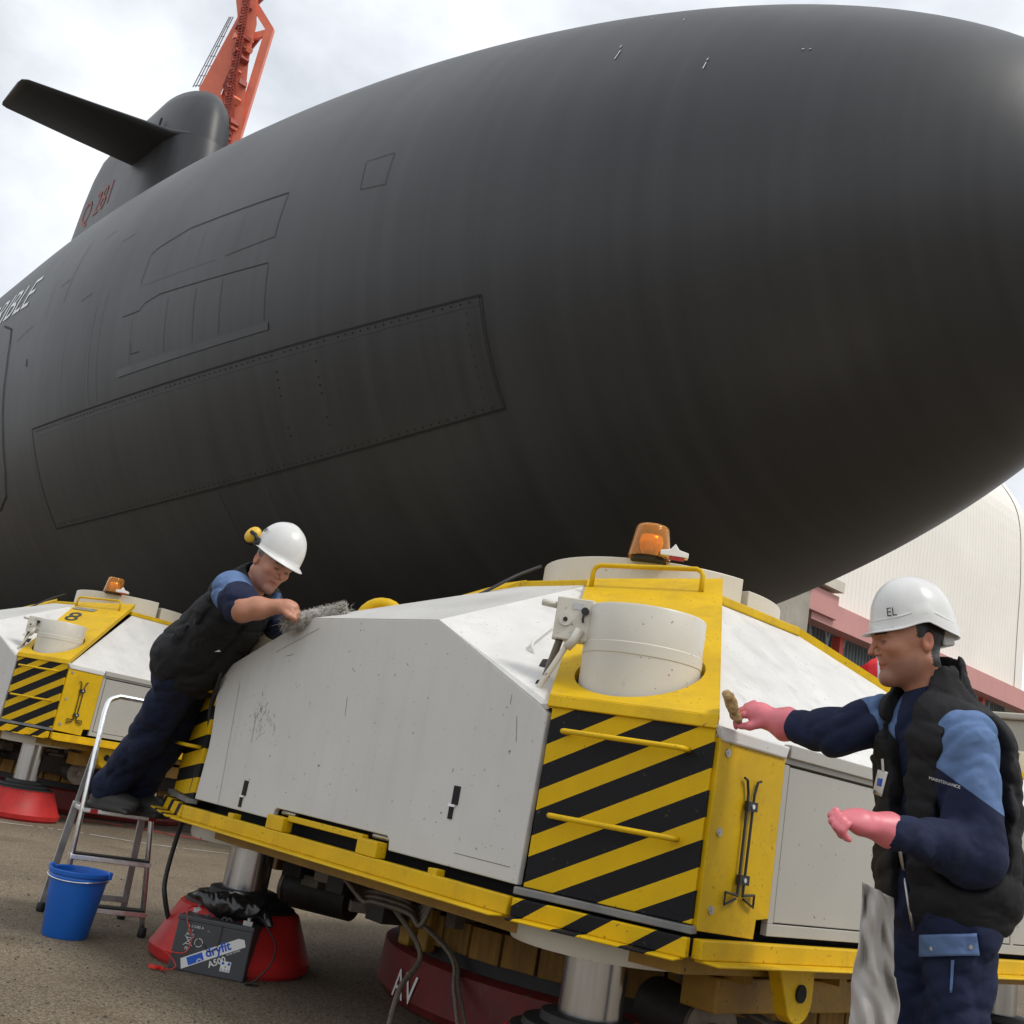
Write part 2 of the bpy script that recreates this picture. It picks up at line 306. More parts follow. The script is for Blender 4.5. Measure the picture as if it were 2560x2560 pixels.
def asphalt():
    m = bpy.data.materials.new('asphalt'); m.use_nodes = True; t = m.node_tree; B = t.nodes['Principled BSDF']; k = t.links.new
    c = t.nodes.new('ShaderNodeTexCoord'); B.inputs['Roughness'].default_value = .9; B.inputs['Specular IOR Level'].default_value = .25
    def nz(sc, det, kind='ShaderNodeTexNoise'):
        n = t.nodes.new(kind); n.inputs['Scale'].default_value = sc
        if kind.endswith('Noise'): n.inputs['Detail'].default_value = det
        k(c.outputs['Object'], n.inputs['Vector']); return n
    def rp(i, a, b, ca, cb):
        r = t.nodes.new('ShaderNodeValToRGB'); r.color_ramp.elements[0].position = a; r.color_ramp.elements[1].position = b; r.color_ramp.elements[0].color = (*ca, 1); r.color_ramp.elements[1].color = (*cb, 1); k(i, r.inputs[0]); return r.outputs[0]
    def mix(f, a, b, mode='MIX'):
        x = t.nodes.new('ShaderNodeMixRGB'); x.blend_type = mode
        for i, v_ in enumerate((f, a, b)):
            if hasattr(v_, 'links'): k(v_, x.inputs[i])
            else: x.inputs[i].default_value = v_ if i == 0 else (*v_, 1)
        return x.outputs[0]
    v = nz(135, 0, 'ShaderNodeTexVoronoi'); sepc = t.nodes.new('ShaderNodeSeparateColor'); k(v.outputs['Color'], sepc.inputs[0])
    stone = rp(sepc.outputs[0], .05, .95, (.150,.122,.088), (.33,.28,.215))
    gapm = rp(v.outputs['Distance'], .25, .62, (1,1,1), (.60,.57,.52))
    col = mix(1.0, stone, gapm, 'MULTIPLY')
    big = rp(nz(.9, 6).outputs[0], .3, .7, (.74,.72,.70), (1.14,1.13,1.10)); col = mix(1.0, col, big, 'MULTIPLY')
    st = rp(nz(2.3, 5).outputs[0], .60, .74, (0,0,0), (.6,.6,.6)); col = mix(st, col, (.10,.072,.040))
    dk = rp(nz(14, 3).outputs[0], .71, .75, (0,0,0), (.8,.8,.8)); col = mix(dk, col, (.02,.017,.014))
    k(col, B.inputs['Base Color'])
    bp = t.nodes.new('ShaderNodeBump'); bp.inputs['Strength'].default_value = .5; bp.inputs['Distance'].default_value = .004; bp.invert = True
    k(v.outputs['Distance'], bp.inputs['Height']); k(bp.outputs[0], B.inputs['Normal'])
    return m
M['asphalt'] = asphalt()
def hullmat():
    m = mat('anechoic_hull_coating', (.030,.0318,.0355), .46, var=.16, vscale=.22, bump=0, spec=.5)
    t = m.node_tree; B = t.nodes['Principled BSDF']; k = t.links.new; cur = B.inputs['Base Color'].links[0].from_socket
    c = t.nodes.new('ShaderNodeTexCoord'); mm = t.nodes.new('ShaderNodeMapping'); mm.inputs['Scale'].default_value = (5.5, .25, .25); mm.inputs['Rotation'].default_value = (0, 0, .0653)
    k(c.outputs['Object'], mm.inputs[0]); n = t.nodes.new('ShaderNodeTexNoise'); n.inputs['Scale'].default_value = 1; n.inputs['Detail'].default_value = 5; k(mm.outputs[0], n.inputs['Vector'])
    r = t.nodes.new('ShaderNodeValToRGB'); r.color_ramp.elements[0].position = .35; r.color_ramp.elements[1].position = .7; r.color_ramp.elements[0].color = (.84,.84,.84,1); r.color_ramp.elements[1].color = (1.2,1.19,1.18,1); k(n.outputs[0], r.inputs[0])
    x = t.nodes.new('ShaderNodeMixRGB'); x.blend_type = 'MULTIPLY'; x.inputs[0].default_value = 1; k(cur, x.inputs[1]); k(r.outputs[0], x.inputs[2]); k(x.outputs[0], B.inputs['Base Color'])
    n2 = t.nodes.new('ShaderNodeTexNoise'); n2.inputs['Scale'].default_value = .8; n2.inputs['Detail'].default_value = 5; k(c.outputs['Object'], n2.inputs['Vector'])
    ad = t.nodes.new('ShaderNodeMath'); ad.operation = 'MULTIPLY_ADD'; ad.inputs[1].default_value = .25; k(n.outputs[0], ad.inputs[0]); k(n2.outputs[0], ad.inputs[2])
    bp = t.nodes.new('ShaderNodeBump'); bp.inputs['Strength'].default_value = .25; bp.inputs['Distance'].default_value = .02; k(ad.outputs[0], bp.inputs['Height']); k(bp.outputs[0], B.inputs['Normal'])
    return m
M['hull'] = hullmat()
M['seam'] = mat('hull_seam', (.010,.010,.011), .8)
M['seamlight'] = mat('hull_edge_strip', (.036,.038,.042), .4, var=.1)
M['hulldoor'] = mat('hull_door_coating', (.035,.036,.039), .47, var=.12, vscale=.6, spec=.4)
# ================================================================== GROUND
def nonuni(lim, n): return [math.copysign(abs(t)**2.2*lim, t) for t in np.linspace(-1, 1, n)]
g = MB(); xs = nonuni(900, 41)
g.add([(x, y, 0) for x in xs for y in xs], [(i*41+j, (i+1)*41+j, (i+1)*41+j+1, i*41+j+1) for i in range(40) for j in range(40)])
struct(g.build('ground', M['asphalt']))
def ground_line(name, pts, wd, m, seed):
    r = random.Random(seed); P = curve_pts([(*p, .004) for p in pts], 14); b = MB()
    for i in range(len(P)-1):
        if r.random() < .12: continue
        d = P[i+1]-P[i]; d /= np.linalg.norm(d); nn = np.array((-d[1], d[0], 0)); a, c = wd*r.uniform(.7, 1.05)/2, wd*r.uniform(.7, 1.05)/2
        b.add([P[i]-nn*a, P[i+1]-nn*a, P[i+1]+nn*c, P[i]+nn*c], [(0,1,2,3)])
    return struct(b.build(name, m))
ground_line('red_ground_line', [(-8.6,-2.4),(-7.75,-1.2),(-7.40,-.41),(-7.12,.29),(-6.95,.80),(-6.62,1.10),(-6.32,2.03),(-6.19,2.33),(-5.9,3.6),(-5.6,5.0)], .22, M['linered'], 1)
ground_line('white_ground_line', [(-6.9,-3.2),(-6.3,-1.6),(-6.12,-.85),(-5.98,-.28),(-5.64,.27),(-5.52,.95),(-5.33,1.57),(-5.30,2.07),(-5.0,3.6)], .045, M['linewhite'], 2)
# ================================================================== SUBMARINE
PHI = -0.06529; AX = np.array((math.cos(PHI), math.sin(PHI), 0)); LAT = np.array((-math.sin(PHI), math.cos(PHI), 0)); ZZ = np.array((0,0,1.))
HO = LAT*5.0506 + ZZ*7.01; SN = .4306; HR = 5.3; LB = 18.8546
def hrad(s):
    s = np.asarray(s, float); t = np.clip(1-s/LB, 0, 1); r = HR*np.clip(1-t**1.9952, 0, 1)**(1/2.0764)
    u = np.clip((s-92)/36, 0, 1); return r*np.sqrt(np.clip(1-u**1.8, 0, 1))
def hp(s, a, off=0.0):
    r = float(hrad(s))+off; return HO + AX*(SN-s) + r*(-LAT*math.cos(a) + ZZ*math.sin(a))
def hull_hit(px, py):
    o, d = ray(px, py); t = np.linspace(3, 60, 4000); P = o+t[:, None]*d; s = SN-(P-HO)@AX
    gq = np.hypot((P-HO)@LAT, P[:, 2]-HO[2]) - np.where(s < 0, -1, hrad(s)); i = int(np.argmax(gq < 0)) if (gq < 0).any() else int(np.argmin(gq))
    Q = P[i]; return float(s[i]), float(math.atan2(Q[2]-HO[2], -((Q-HO)@LAT)))
sub = thing('submarine', 'huge black submarine raised on yellow and white transporters, bow towards the workers', 'submarine', tuple(hp(20, -math.pi/2)))
sub_inv = Matrix.Translation(-sub.location)
def sbuild(b, name, m, smooth=False, angle=None):
    b.v = [tuple(np.array(v)-np.array(sub.location)) for v in b.v]
    return b.build(name, m, sub, smooth, angle=angle)
b = MB(); ss = np.concatenate([LB*(np.linspace(0, 1, 70)**2), np.linspace(LB+1.5, 92, 30), np.linspace(94, 128, 22)]); NA = 128
b.add([hp(s, 2*math.pi*j/NA) for s in ss for j in range(NA)], [(i*NA+j, i*NA+(j+1) % NA, (i+1)*NA+(j+1) % NA, (i+1)*NA+j) for i in range(len(ss)-1) for j in range(NA)])
sbuild(b, 'hull', M['hull'], True)
def ribbon(path, wd, off=.005, b=None):
    b = b or MB(); P = [hp(s, a, off) for s, a in path]
    for i in range(len(P)-1):
        d = P[i+1]-P[i]; d /= np.linalg.norm(d); s, a = path[i]; nn = -LAT*math.cos(a)+ZZ*math.sin(a); x = np.cross(nn, d); x /= np.linalg.norm(x)
        b.add([P[i]-x*wd/2, P[i+1]-x*wd/2+d*wd*.3, P[i+1]+x*wd/2+d*wd*.3, P[i]+x*wd/2], [(0,1,2,3)])
    return b
def dense(pts, step=.25):
    o_ = []
    for (s0, a0), (s1, a1) in zip(pts[:-1], pts[1:]):
        n = max(1, int(max(abs(s1-s0), abs(a1-a0)*HR)/step)); o_ += [(s0+(s1-s0)*i/n, a0+(a1-a0)*i/n) for i in range(n)]
    return o_+[pts[-1]]
# long bolted door low on the bow flank
b = MB(); n1_, n2_ = 34, 10
for off, flip in ((.005, 0),):
    b.add([hp(5.18+(15.04-5.18)*i/n1_, -.659+(.315)*j/n2_, off) for i in range(n1_+1) for j in range(n2_+1)],
          [(i*(n2_+1)+j, (i+1)*(n2_+1)+j, (i+1)*(n2_+1)+j+1, i*(n2_+1)+j+1) for i in range(n1_) for j in range(n2_)])
sbuild(b, 'bow_door', M['hull'], True)
sm = MB()
for a in (-.341, -.662): ribbon(dense([(5.15, a), (15.08, a)]), .026, .008, sm)
for s in (5.15, 15.08): ribbon(dense([(s, -.659), (s, -.344)]), .024 if s > 10 else .008, .008, sm)
sbuild(sm, 'door_gap', M['seam'])
sm = MB()
ribbon(dense([(5.2, -.363), (15.0, -.363)]), .018, .008, sm); sbuild(sm, 'door_hinge_strip', M['seamlight'])
sm = MB(); ribbon(dense([(5.2, -.640), (15.0, -.640)]), .010, .008, sm); sbuild(sm, 'door_hinge_strip', M['seamlight'])
bl = MB()
def bolt(s, a, r=.013, off=.010):
    c = hp(s, a, off); nn = -LAT*math.cos(a)+ZZ*math.sin(a); bl.cyl(c-nn*.012, c, r, r*.8, 6)
for i in range(84):
    for a in (-.352, -.650):
        if random.random() < .93: bolt(5.3+i*9.6/83, a+random.uniform(-.0006, .0006))
for s0 in (8.25, 7.55):
    for i in range(9):
        if random.random() < .75: bolt(s0, -.40-.022*i, .015)
for i in range(9): bolt(5.35, -.38-.03*i, .008)
o = sbuild(bl, 'bolts', M['seam']); o['kind'] = 'stuff'
# panel seams on the flank (vertices given on the hull as distance aft of the nose and angle round it)
def seam(pts, wd=.012, name='panel_seam', m='seam', off=.005): return sbuild(ribbon(dense(pts), wd*.6, off), name, M[m])
seam([(8.4,.134),(10.6,.128),(11.35,.10),(11.52,.085)], .022); seam([(11.52,.085),(11.55,-.011)], .014); seam([(8.4,.134),(8.4,-.009)], .014); seam([(8.4,-.009),(9.4,-.02)], .012); seam([(9.6,-.022),(11.55,-.02)], .005)
for s in (9.2, 10.1, 10.9): seam([(s,.125),(s,-.015)], .004)
seam([(8.42,-.086),(10.9,-.07),(11.3,-.082),(11.42,-.10),(11.9,-.10)], .016)
for s in (8.42, 9.35, 9.95, 10.65, 11.6): seam([(s,-.09),(s,-.25)], .010 if s < 11 else .006)
seam([(11.55,-.19),(11.55,-.225),(11.3,-.225)], .012)
b = MB(); b.add([hp(8.34+3.6*i/20, -.258-.022*j, .008) for i in range(21) for j in range(2)], [(i*2, i*2+1, i*2+3, i*2+2) for i in range(20)])
sbuild(b, 'flank_ridge', M['seamlight'], True)
seam([(7.08,.167),(6.64,.173),(6.61,.064),(7.01,.068),(7.08,.167)], .010)
seam([(12.9,-.02),(12.9,-.33)], .012, m='seamlight'); seam([(12.6,.02),(12.6,-.33)], .008); seam([(13.9,-.05),(13.9,-.34)], .008, m='seamlight')
seam([(14.6,.30),(14.4,.05)], .014); seam([(15.4,.2),(15.0,.0)], .010, m='seamlight')
seam([(10.0,-.67),(10.0,-.95)], .012); seam([(12.4,-.68),(12.4,-.9)], .008, m='seamlight'); seam([(9.0,-.70),(9.0,-.85)], .006, m='seamlight')
for s, a in ((13.9,.27),(14.9,.13),(13.6,.02),(12.9,.20)): seam([(s,a),(s-.35,a+.012)], .014)
# flood opening outline at the left
ov = [(17.6,.10),(16.95,.06),(16.72,.0),(16.55,-.09),(16.5,-.20),(16.5,-.32),(16.6,-.44),(16.85,-.52),(17.4,-.56)]
b = MB(); ribbon(dense(ov, .1), .04, .010, b); sbuild(b, 'flood_opening_edge', M['seam'])
seam([(16.35,-.01),(15.6,.02)], .012); seam([(15.5,-.1),(15.48,-.125)], .05)
# scratches near the crest of the bow
for px, py, dx, dy in ((1545,138,-14,-22),(1553,118,4,6),(1763,165,-8,-14),(1770,150,4,4),(1630,48,3,3),(2008,124,5,1),(2026,124,4,2),(1710,50,2,2)):
    h0 = hull_hit(px-dx*.5, py-dy*-.5); h1 = hull_hit(px+dx*.5, py+dy*-.5); sbuild(ribbon([h0, h1], .016, .006), 'hull_scratch', M['letters'])
# name letters along the flank, their far end out of the frame
def hull_text(txt, size, s_end, a0, m, name):
    vs, fs = text_mb(txt, size); wmax = max(v.x for v in vs); out_ = MB(); 
    bm = bmesh.new(); bv = [bm.verts.new(v) for v in vs]
    for f in fs:
        try: bm.faces.new([bv[i] for i in f])
        except ValueError: pass
    bmesh.ops.triangulate(bm, faces=bm.faces); bmesh.ops.subdivide_edges(bm, edges=bm.edges, cuts=1)
    bm.verts.index_update()
    out_.add([hp(s_end + (wmax-v.co.x)*1.0, a0+v.co.y/HR, .008) for v in bm.verts], [[v.index for v in f.verts] for f in bm.faces]); bm.free()
    return sbuild(out_, name, m)
hull_text('TERRIBLE', .98, 16.55, .135, M['letters'], 'hull_name')
# rubbing casing along the top of the pressure hull aft of the bow
def casing(u, v):
    s = 15.0+u*62; ht = .95*min(1, u*9)**.6; ang = math.pi*v; hw = 2.3
    c = HO + AX*(SN-s); return c + LAT*(hw*math.cos(ang)) + ZZ*(hrad(s)*.93 + (HR*.07+ht)*math.sin(ang)**.55)
b = MB(); b.grid(casing, 50, 24); sbuild(b, 'deck_casing', M['hull'], True)
# sail
def foil(x, t): return t*(1.0-(1-min(x/.22, 1))**2.0)**.5*(1 if x < .72 else max(.03, 1-((x-.72)/.28)**1.8))
def sail_sec(z, s0, s1, th, n=30):
    xs_ = [.5*(1-math.cos(math.pi*i/n)) for i in range(n+1)]
    return [HO + AX*(SN-(s0+(s1-s0)*x)) - LAT*foil(x, th) + ZZ*(z-HO[2]) for x in xs_] + [HO + AX*(SN-(s0+(s1-s0)*x)) + LAT*foil(x, th) + ZZ*(z-HO[2]) for x in xs_[::-1][1:-1]]
def loft(secs, b=None):
    b = b or MB(); k = len(secs[0]); b.add([p for s_ in secs for p in s_], [(i*k+j, i*k+(j+1) % k, (i+1)*k+(j+1) % k, (i+1)*k+j) for i in range(len(secs)-1) for j in range(k)] + [tuple(range(k-1, -1, -1)), tuple((len(secs)-1)*k+j for j in range(k))])
    return b
prof = [(11.8,24.9,37.6,1.06),(14.2,25.0,37.0,1.06),(16.2,25.2,36.3,1.05),(17.6,25.4,35.9,1.04),(18.4,25.6,35.6,1.01),(19.0,25.9,35.2,.94),(19.4,26.3,34.6,.80),(19.6,26.7,33.6,.58),(19.68,27.6,32.4,.2)]
sbuild(loft([sail_sec(*p) for p in prof]), 'sail', M['hull'], True)
prof2 = [(12.2,24.75,30.0,1.13),(15.0,24.9,30.2,1.13),(16.2,25.05,30.4,1.11),(17.0,25.2,29.4,1.08),(17.4,25.3,28.4,1.04)]
def sec2(z, s0, s1, th, n=26):
    xs_ = [.5*(1-math.cos(math.pi*i/n)) for i in range(n+1)]
    f = lambda x: th*(1-(1-min(x/.45, 1))**2)**.5
    return [HO + AX*(SN-(s0+(s1-s0)*x)) - LAT*f(x) + ZZ*(z-HO[2]) for x in xs_] + [HO + AX*(SN-(s0+(s1-s0)*x)) + LAT*f(x) + ZZ*(z-HO[2]) for x in xs_[::-1][:-1]]
sbuild(loft([sec2(*p) for p in prof2]), 'sail_fairing', M['hull'], True, 50)
def plane_sec(lt, s0, s1, th, n=14):
    xs_ = [.5*(1-math.cos(math.pi*i/n)) for i in range(n+1)]; z = 17.45
    f = lambda x: th*(2.6*math.sqrt(x)*(1-x)+.04)
    return [HO+AX*(SN-(s0+(s1-s0)*x))+LAT*lt+ZZ*(z-HO[2]+f(x)) for x in xs_]+[HO+AX*(SN-(s0+(s1-s0)*x))+LAT*lt+ZZ*(z-HO[2]-f(x)) for x in xs_[::-1][1:-1]]
for sg in (-1, 1):
    secs = [plane_sec(sg*l, s0, s1, th) for l, s0, s1, th in ((.6,25.6,29.2,.20),(1.05,26.0,29.1,.19),(2.8,26.6,29.25,.15),(4.7,27.22,29.36,.10),(4.84,27.35,29.30,.06),(4.88,27.6,29.1,.02))]
    if sg > 0: secs = secs[::-1]
    sbuild(loft(secs), 'sail_plane', M['hull'], True, 60)
b = MB(); vs, fs = text_mb('Q 281', 1.15); b.add([HO+AX*(SN-(33.0-v.x*.95))-LAT*1.062+ZZ*(16.45+v.y*1.1+v.x*.04-HO[2]) for v in vs], fs)
sbuild(b, 'sail_number', M['chalk'])
sb = MB()
P0 = HO+AX*(SN-27.1)-LAT*1.06+ZZ*(18.3-HO[2]); P1 = HO+AX*(SN-27.2)-LAT*1.07+ZZ*(17.6-HO[2]); sb.beam(P0, P1, .06, .03)
sbuild(sb, 'sail_slot', M['seam'])
# ================================================================== WAREHOUSE
wh = thing('warehouse', 'big white ribbed hangar with faded pink fascia above blue grey cladding', 'warehouse', (-30, 50, 0))
def wbuild(b, name, m, smooth=False):
    b.v = [(v[0]+30, v[1]-50, v[2]) for v in b.v]; return b.build(name, m, wh, smooth)
prf = curve_pts([(-25,12.3,0),(-25,16,0),(-25,20,0),(-25.4,23.9,0),(-26.9,26.5,0),(-28.9,29,0),(-33,32,0),(-40,34,0),(-52,35,0)], 5)
b = MB(); Y0, Y1, sp = 20.0, 66.0, .40; nr = int((Y1-Y0)/sp); ys = []
for i in range(nr): ys += [(Y0+i*sp, 0), (Y0+i*sp+.24, 0), (Y0+i*sp+.29, .03), (Y0+i*sp+.35, .03)]
ys.append((Y1, 0)); k = len(prf)
b.add([(p[0]+dx, y, p[1]+dx*(1 if p[1] > 26 else 0)) for y, dx in ys for p in prf], [(i*k+j, (i+1)*k+j, (i+1)*k+j+1, i*k+j+1) for i in range(len(ys)-1) for j in range(k-1)])
wbuild(b, 'roof_cladding', M['cladwhite'])
b = MB(); b.add([(p[0]+.045, y, p[1]+.03) for y in (64.9, 66.02) for p in prf], [(j, k+j, k+j+1, j+1) for j in range(k-1)])
wbuild(b, 'gable_verge', M['cladwhite'])
b = MB(); pts_ = [(p[0], 66.0, p[1]) for p in prf]; b.add(pts_+[(-52,66,0),(-25,66,0)], [tuple(range(len(pts_)+2))]); wbuild(b, 'gable_wall', M['cladwhite'])
b = MB(); b.box((-24.7, 53.2, 11.75), (.9, 26.3, 1.15)); wbuild(b, 'fascia', M['pink'])
b = MB(); b.box((-24.6, 40.3, 12.1), (1.1, 3.4, 1.15)); wbuild(b, 'fascia', M['pink'])
b = MB(); b.box((-24.4, 39.5, 13.1), (1.2, 5.0, .5)); wbuild(b, 'gutter_box', M['pale'])
b = MB(); ys = []; Y = 20.0
while Y < 66: ys += [(Y, 0), (Y+.16, 0), (Y+.18, .07), (Y+.30, .07)]; Y += .32
b.add([(-26+dx, y, z) for y, dx in ys for z in (0, 12.2)], [(i*2, i*2+2, i*2+3, i*2+1) for i in range(len(ys)-1)]); wbuild(b, 'wall_cladding', M['cladblue'])
for y in (44.4, 61.0, 52.6):
    b = MB(); b.box((-25.3, y, 5.6), (.45, .4, 11.2)); wbuild(b, 'post', M['redpost'])
for y0 in (41.5, 43.0, 58.5, 60.2):
    b = MB(); b.cyl((-25.2, y0, 11.2), (-25.4, y0+1.5, 7.4), .06, n=6); b.cyl((-25.2, y0+1.9, 11.2), (-25.4, y0+.7, 7.4), .06, n=6); wbuild(b, 'brace', M['steel'])
cb = MB(); cb.box((-27, 36.6, 6.4), (6, 5.6, 12.8)); cb.box((-26.9, 36.6, 12.9), (6.4, 6.0, .4))
o = cb.build('concrete_block', M['concrete']); tag(o, 'weathered concrete tower standing at the end of the pink fascia', 'building')
cb = MB(); cb.box((-25.4, 41.2, 4.0), (.8, 3.6, 8.0)); o = cb.build('brick_pier', M['rust']); tag(o, 'rusty brown wall stub beside the concrete tower', 'wall')
cb = MB(); P = at(2500, 1796, 34); h_ = P[2]; cb.box((P[0]+1.2, P[1]+7.6, h_/2), (3, 15, h_)); cb.box((P[0]+1.2, P[1]+7.6, h_+.1), (3.3, 15.3, .2))
o = cb.build('concrete_wall', M['pale'], bevel=.05); tag(o, 'pale concrete wall in front of the blue grey cladding', 'wall')
# ================================================================== CRANE (beyond the submarine)
CD = 95.0
foot = at(560, 520, CD); crane = thing('harbour_crane', 'orange harbour crane rising behind the submarine sail', 'crane', (foot[0], foot[1], 0))
def cbuild(b, name, m): b.v = [(v[0]-foot[0], v[1]-foot[1], v[2]) for v in b.v]; return b.build(name, m, crane)
C = lambda x, y, d=0: at(x, y, CD+d)
S = CD/FPX
def plate(name, px, depth0, th, m):
    P = [C(x, y, depth0) for x, y in px]; Q = [C(x, y, depth0+th) for x, y in px]; k = len(P)
    b = MB(); b.add(P+Q, [tuple(range(k)), tuple(range(2*k-1, k-1, -1))]+[(i, k+i, k+(i+1) % k, (i+1) % k) for i in range(k)]); return cbuild(b, name, m)
plate('boom_plate', [(497,222),(594,42),(590,0),(604,-160),(648,-160),(646,0),(640,62),(612,150),(588,150),(552,235),(560,260),(520,300)], 0, 1.2, M['crane'])
plate('boom_plate', [(552,240),(600,110),(628,100),(612,215),(590,340),(572,420),(515,430),(545,330)], .4, 1.6, M['crane'])
plate('boom_slit_shade', [(556,215),(584,150),(590,150),(566,250)], -.2, .3, M['cranedark'])  # dark plate painting the shade of a slit in the boom
plate('mast_plate', [(596,110),(612,20),(640,10),(642,60),(622,150),(604,330),(590,395),(572,400),(585,300)], -.6, .5, M['crane'])
def cbeam(name, a, b_, wpx, d=0, m='crane'):
    b = MB(); b.beam(C(*a, d), C(*b_, d), wpx*S, wpx*S*.8, up=CF); return cbuild(b, name, M[m])
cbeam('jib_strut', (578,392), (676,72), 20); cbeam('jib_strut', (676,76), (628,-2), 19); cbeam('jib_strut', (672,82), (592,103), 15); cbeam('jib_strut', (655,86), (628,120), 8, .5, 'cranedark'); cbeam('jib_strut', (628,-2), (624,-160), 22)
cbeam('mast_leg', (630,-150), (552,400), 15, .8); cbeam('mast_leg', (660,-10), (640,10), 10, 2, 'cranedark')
lad_ = MB()
for k_ in range(60):
    t = k_/59; x, y = 545+(622-545)*t, 395-(395+40)*t
    lad_.beam(C(x-7, y, -1.2), C(x+9, y-4, -1.2), .10, .10); 
    if k_ % 3 == 0: lad_.beam(C(x-6, y, -1.6), C(x-9, y-9, -1.6), .12, .12)
for dx in (-7, 3, 10): lad_.beam(C(545+dx, 395, -1.2), C(622+dx, -40, -1.2), .11, .11)
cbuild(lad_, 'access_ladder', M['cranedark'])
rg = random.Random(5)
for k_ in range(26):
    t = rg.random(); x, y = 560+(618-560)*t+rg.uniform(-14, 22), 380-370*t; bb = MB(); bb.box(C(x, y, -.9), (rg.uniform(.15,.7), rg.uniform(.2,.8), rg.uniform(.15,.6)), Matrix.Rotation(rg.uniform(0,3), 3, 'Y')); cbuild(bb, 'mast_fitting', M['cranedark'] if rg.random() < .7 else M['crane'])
for x0, x1 in ((482, 574), (489, 578), (497, 583)):
    bb = MB(); bb.tube([C(x0, 218, 1), C(x1, 42, 1)], .05, 5); cbuild(bb, 'guard_rail', M['steel'])
for k_ in range(7):
    t = k_/7; bb = MB(); bb.tube([C(486+92*t, 214-172*t, 1), C(506+78*t, 214-172*t, 1)], .04, 5); cbuild(bb, 'rail_stanchion', M['steel'])
pb = MB()
for dx, dy in ((-1.4,0),(1.4,0),(0,2.2)): pb.beam((foot[0]+dx*2, foot[1]+dy*2, 0), (foot[0]+dx*.4, foot[1]+dy*.4, foot[2]), .9, .9)
cbuild(pb, 'portal_leg', M['crane'])
# ================================================================== FLAG
fl = thing('flag', 'small red white and blue flag on a thin staff beyond the transporter', 'flag', tuple(gnd(2190, 2150)))
def flagpiece(name, u0, u1, m):
    def fn(u, v):
        q = u0+(u1-u0)*u; P = at(2105+q*125, 1672+q*(-10 if q < .6 else -4)+v*150 - 26*math.exp(-((q-.72)/.22)**2)*(1-v), 9.0+.12*math.sin(q*9+v*2)); return P-np.array(fl.location)
    b = MB(); b.grid(fn, 14, 12); o = b.build(name, m, fl, True); sm_ = o.modifiers.new('s', 'SOLIDIFY'); sm_.thickness = .004
flagpiece('red_band', 0, .70, M['flagred']); flagpiece('white_band', .70, .80, M['flagwhite']); flagpiece('blue_band', .80, 1.35, M['flagblue'])
b = MB(); P = at(2272, 1630, 9.0); b.cyl((P[0], P[1], 0), P, .015, n=8); b.v = [tuple(np.array(v)-np.array(fl.location)) for v in b.v]; b.build('staff', M['alu'], fl)
# ================================================================== WALKING TRANSPORTER (built at the origin, long side along X)
WL, WW, WA, WB = 1.6, 1.936, 1.063, 1.756; Z0, Z1, ZT = .70, 1.27, 1.93
JX, JY = 1.09, 1.55
wk = thing('walking_transporter', 'white and yellow hydraulic walking transporter being cleaned by the two workers', 'transporter', (0,0,0), 'walking transporters under the submarine')
REF = Vector((0,0,.9))
def oslab(b, pts, t):
    P = [V(p) for p in pts]; c = sum(P, Vector())/len(P)
    if geometry.normal(P).dot(c-REF) < 0: P = P[::-1]
    return b.slab(P, t)
def wb(b, name, m, smooth=False, bevel=0, angle=None, parent=wk): return b.build(name, m, parent, smooth, bevel, angle)
# base: dark tray, yellow rim beams, skirt below
oct_ = [(WA,-WW),(WL,-WB),(WL,WB),(WA,WW),(-WA,WW),(-WL,WB),(-WL,-WB),(-WA,-WW)]
def inset(pts, d): return [(x*(1-d/abs(x)), y*(1-d/abs(y))) for x, y in pts]
b = MB(); b.slab([(x, y, .66) for x, y in inset(oct_, .03)], .05); wb(b, 'floor_tray', M['gap'])
for i in range(8):
    p, q = oct_[i], oct_[(i+1) % 8]
    d = Vector((q[0]-p[0], q[1]-p[1], 0)); ln = d.length; d.normalize(); nn = Vector((d.y, -d.x, 0))
    chamf = i in (0, 2, 4, 6)
    me = MB(); hz = .055
    me.box((ln/2, 0, 0), (ln-.004, .035, hz)); me.box((ln/2, -.03, -hz/2-.004), (ln-.03, .09, .008))
    o = wb(me, 'rim_beam', M['hazardrim'] if chamf else M['yellow'], bevel=.004)
    o.matrix_local = Matrix.Translation((p[0]+nn.x*.02, p[1]+nn.y*.02, .638)) @ Matrix((d, -nn, Vector((0,0,1)))).transposed().to_4x4()
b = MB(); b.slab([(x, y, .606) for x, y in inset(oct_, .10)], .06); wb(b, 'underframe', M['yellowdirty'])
# inner black box added to paint in the shade behind the gaps
b = MB(); b.slab([(x, y, 1.2) for x, y in inset(oct_, .10)], .54); wb(b, 'gap_shade_box', M['gap'])
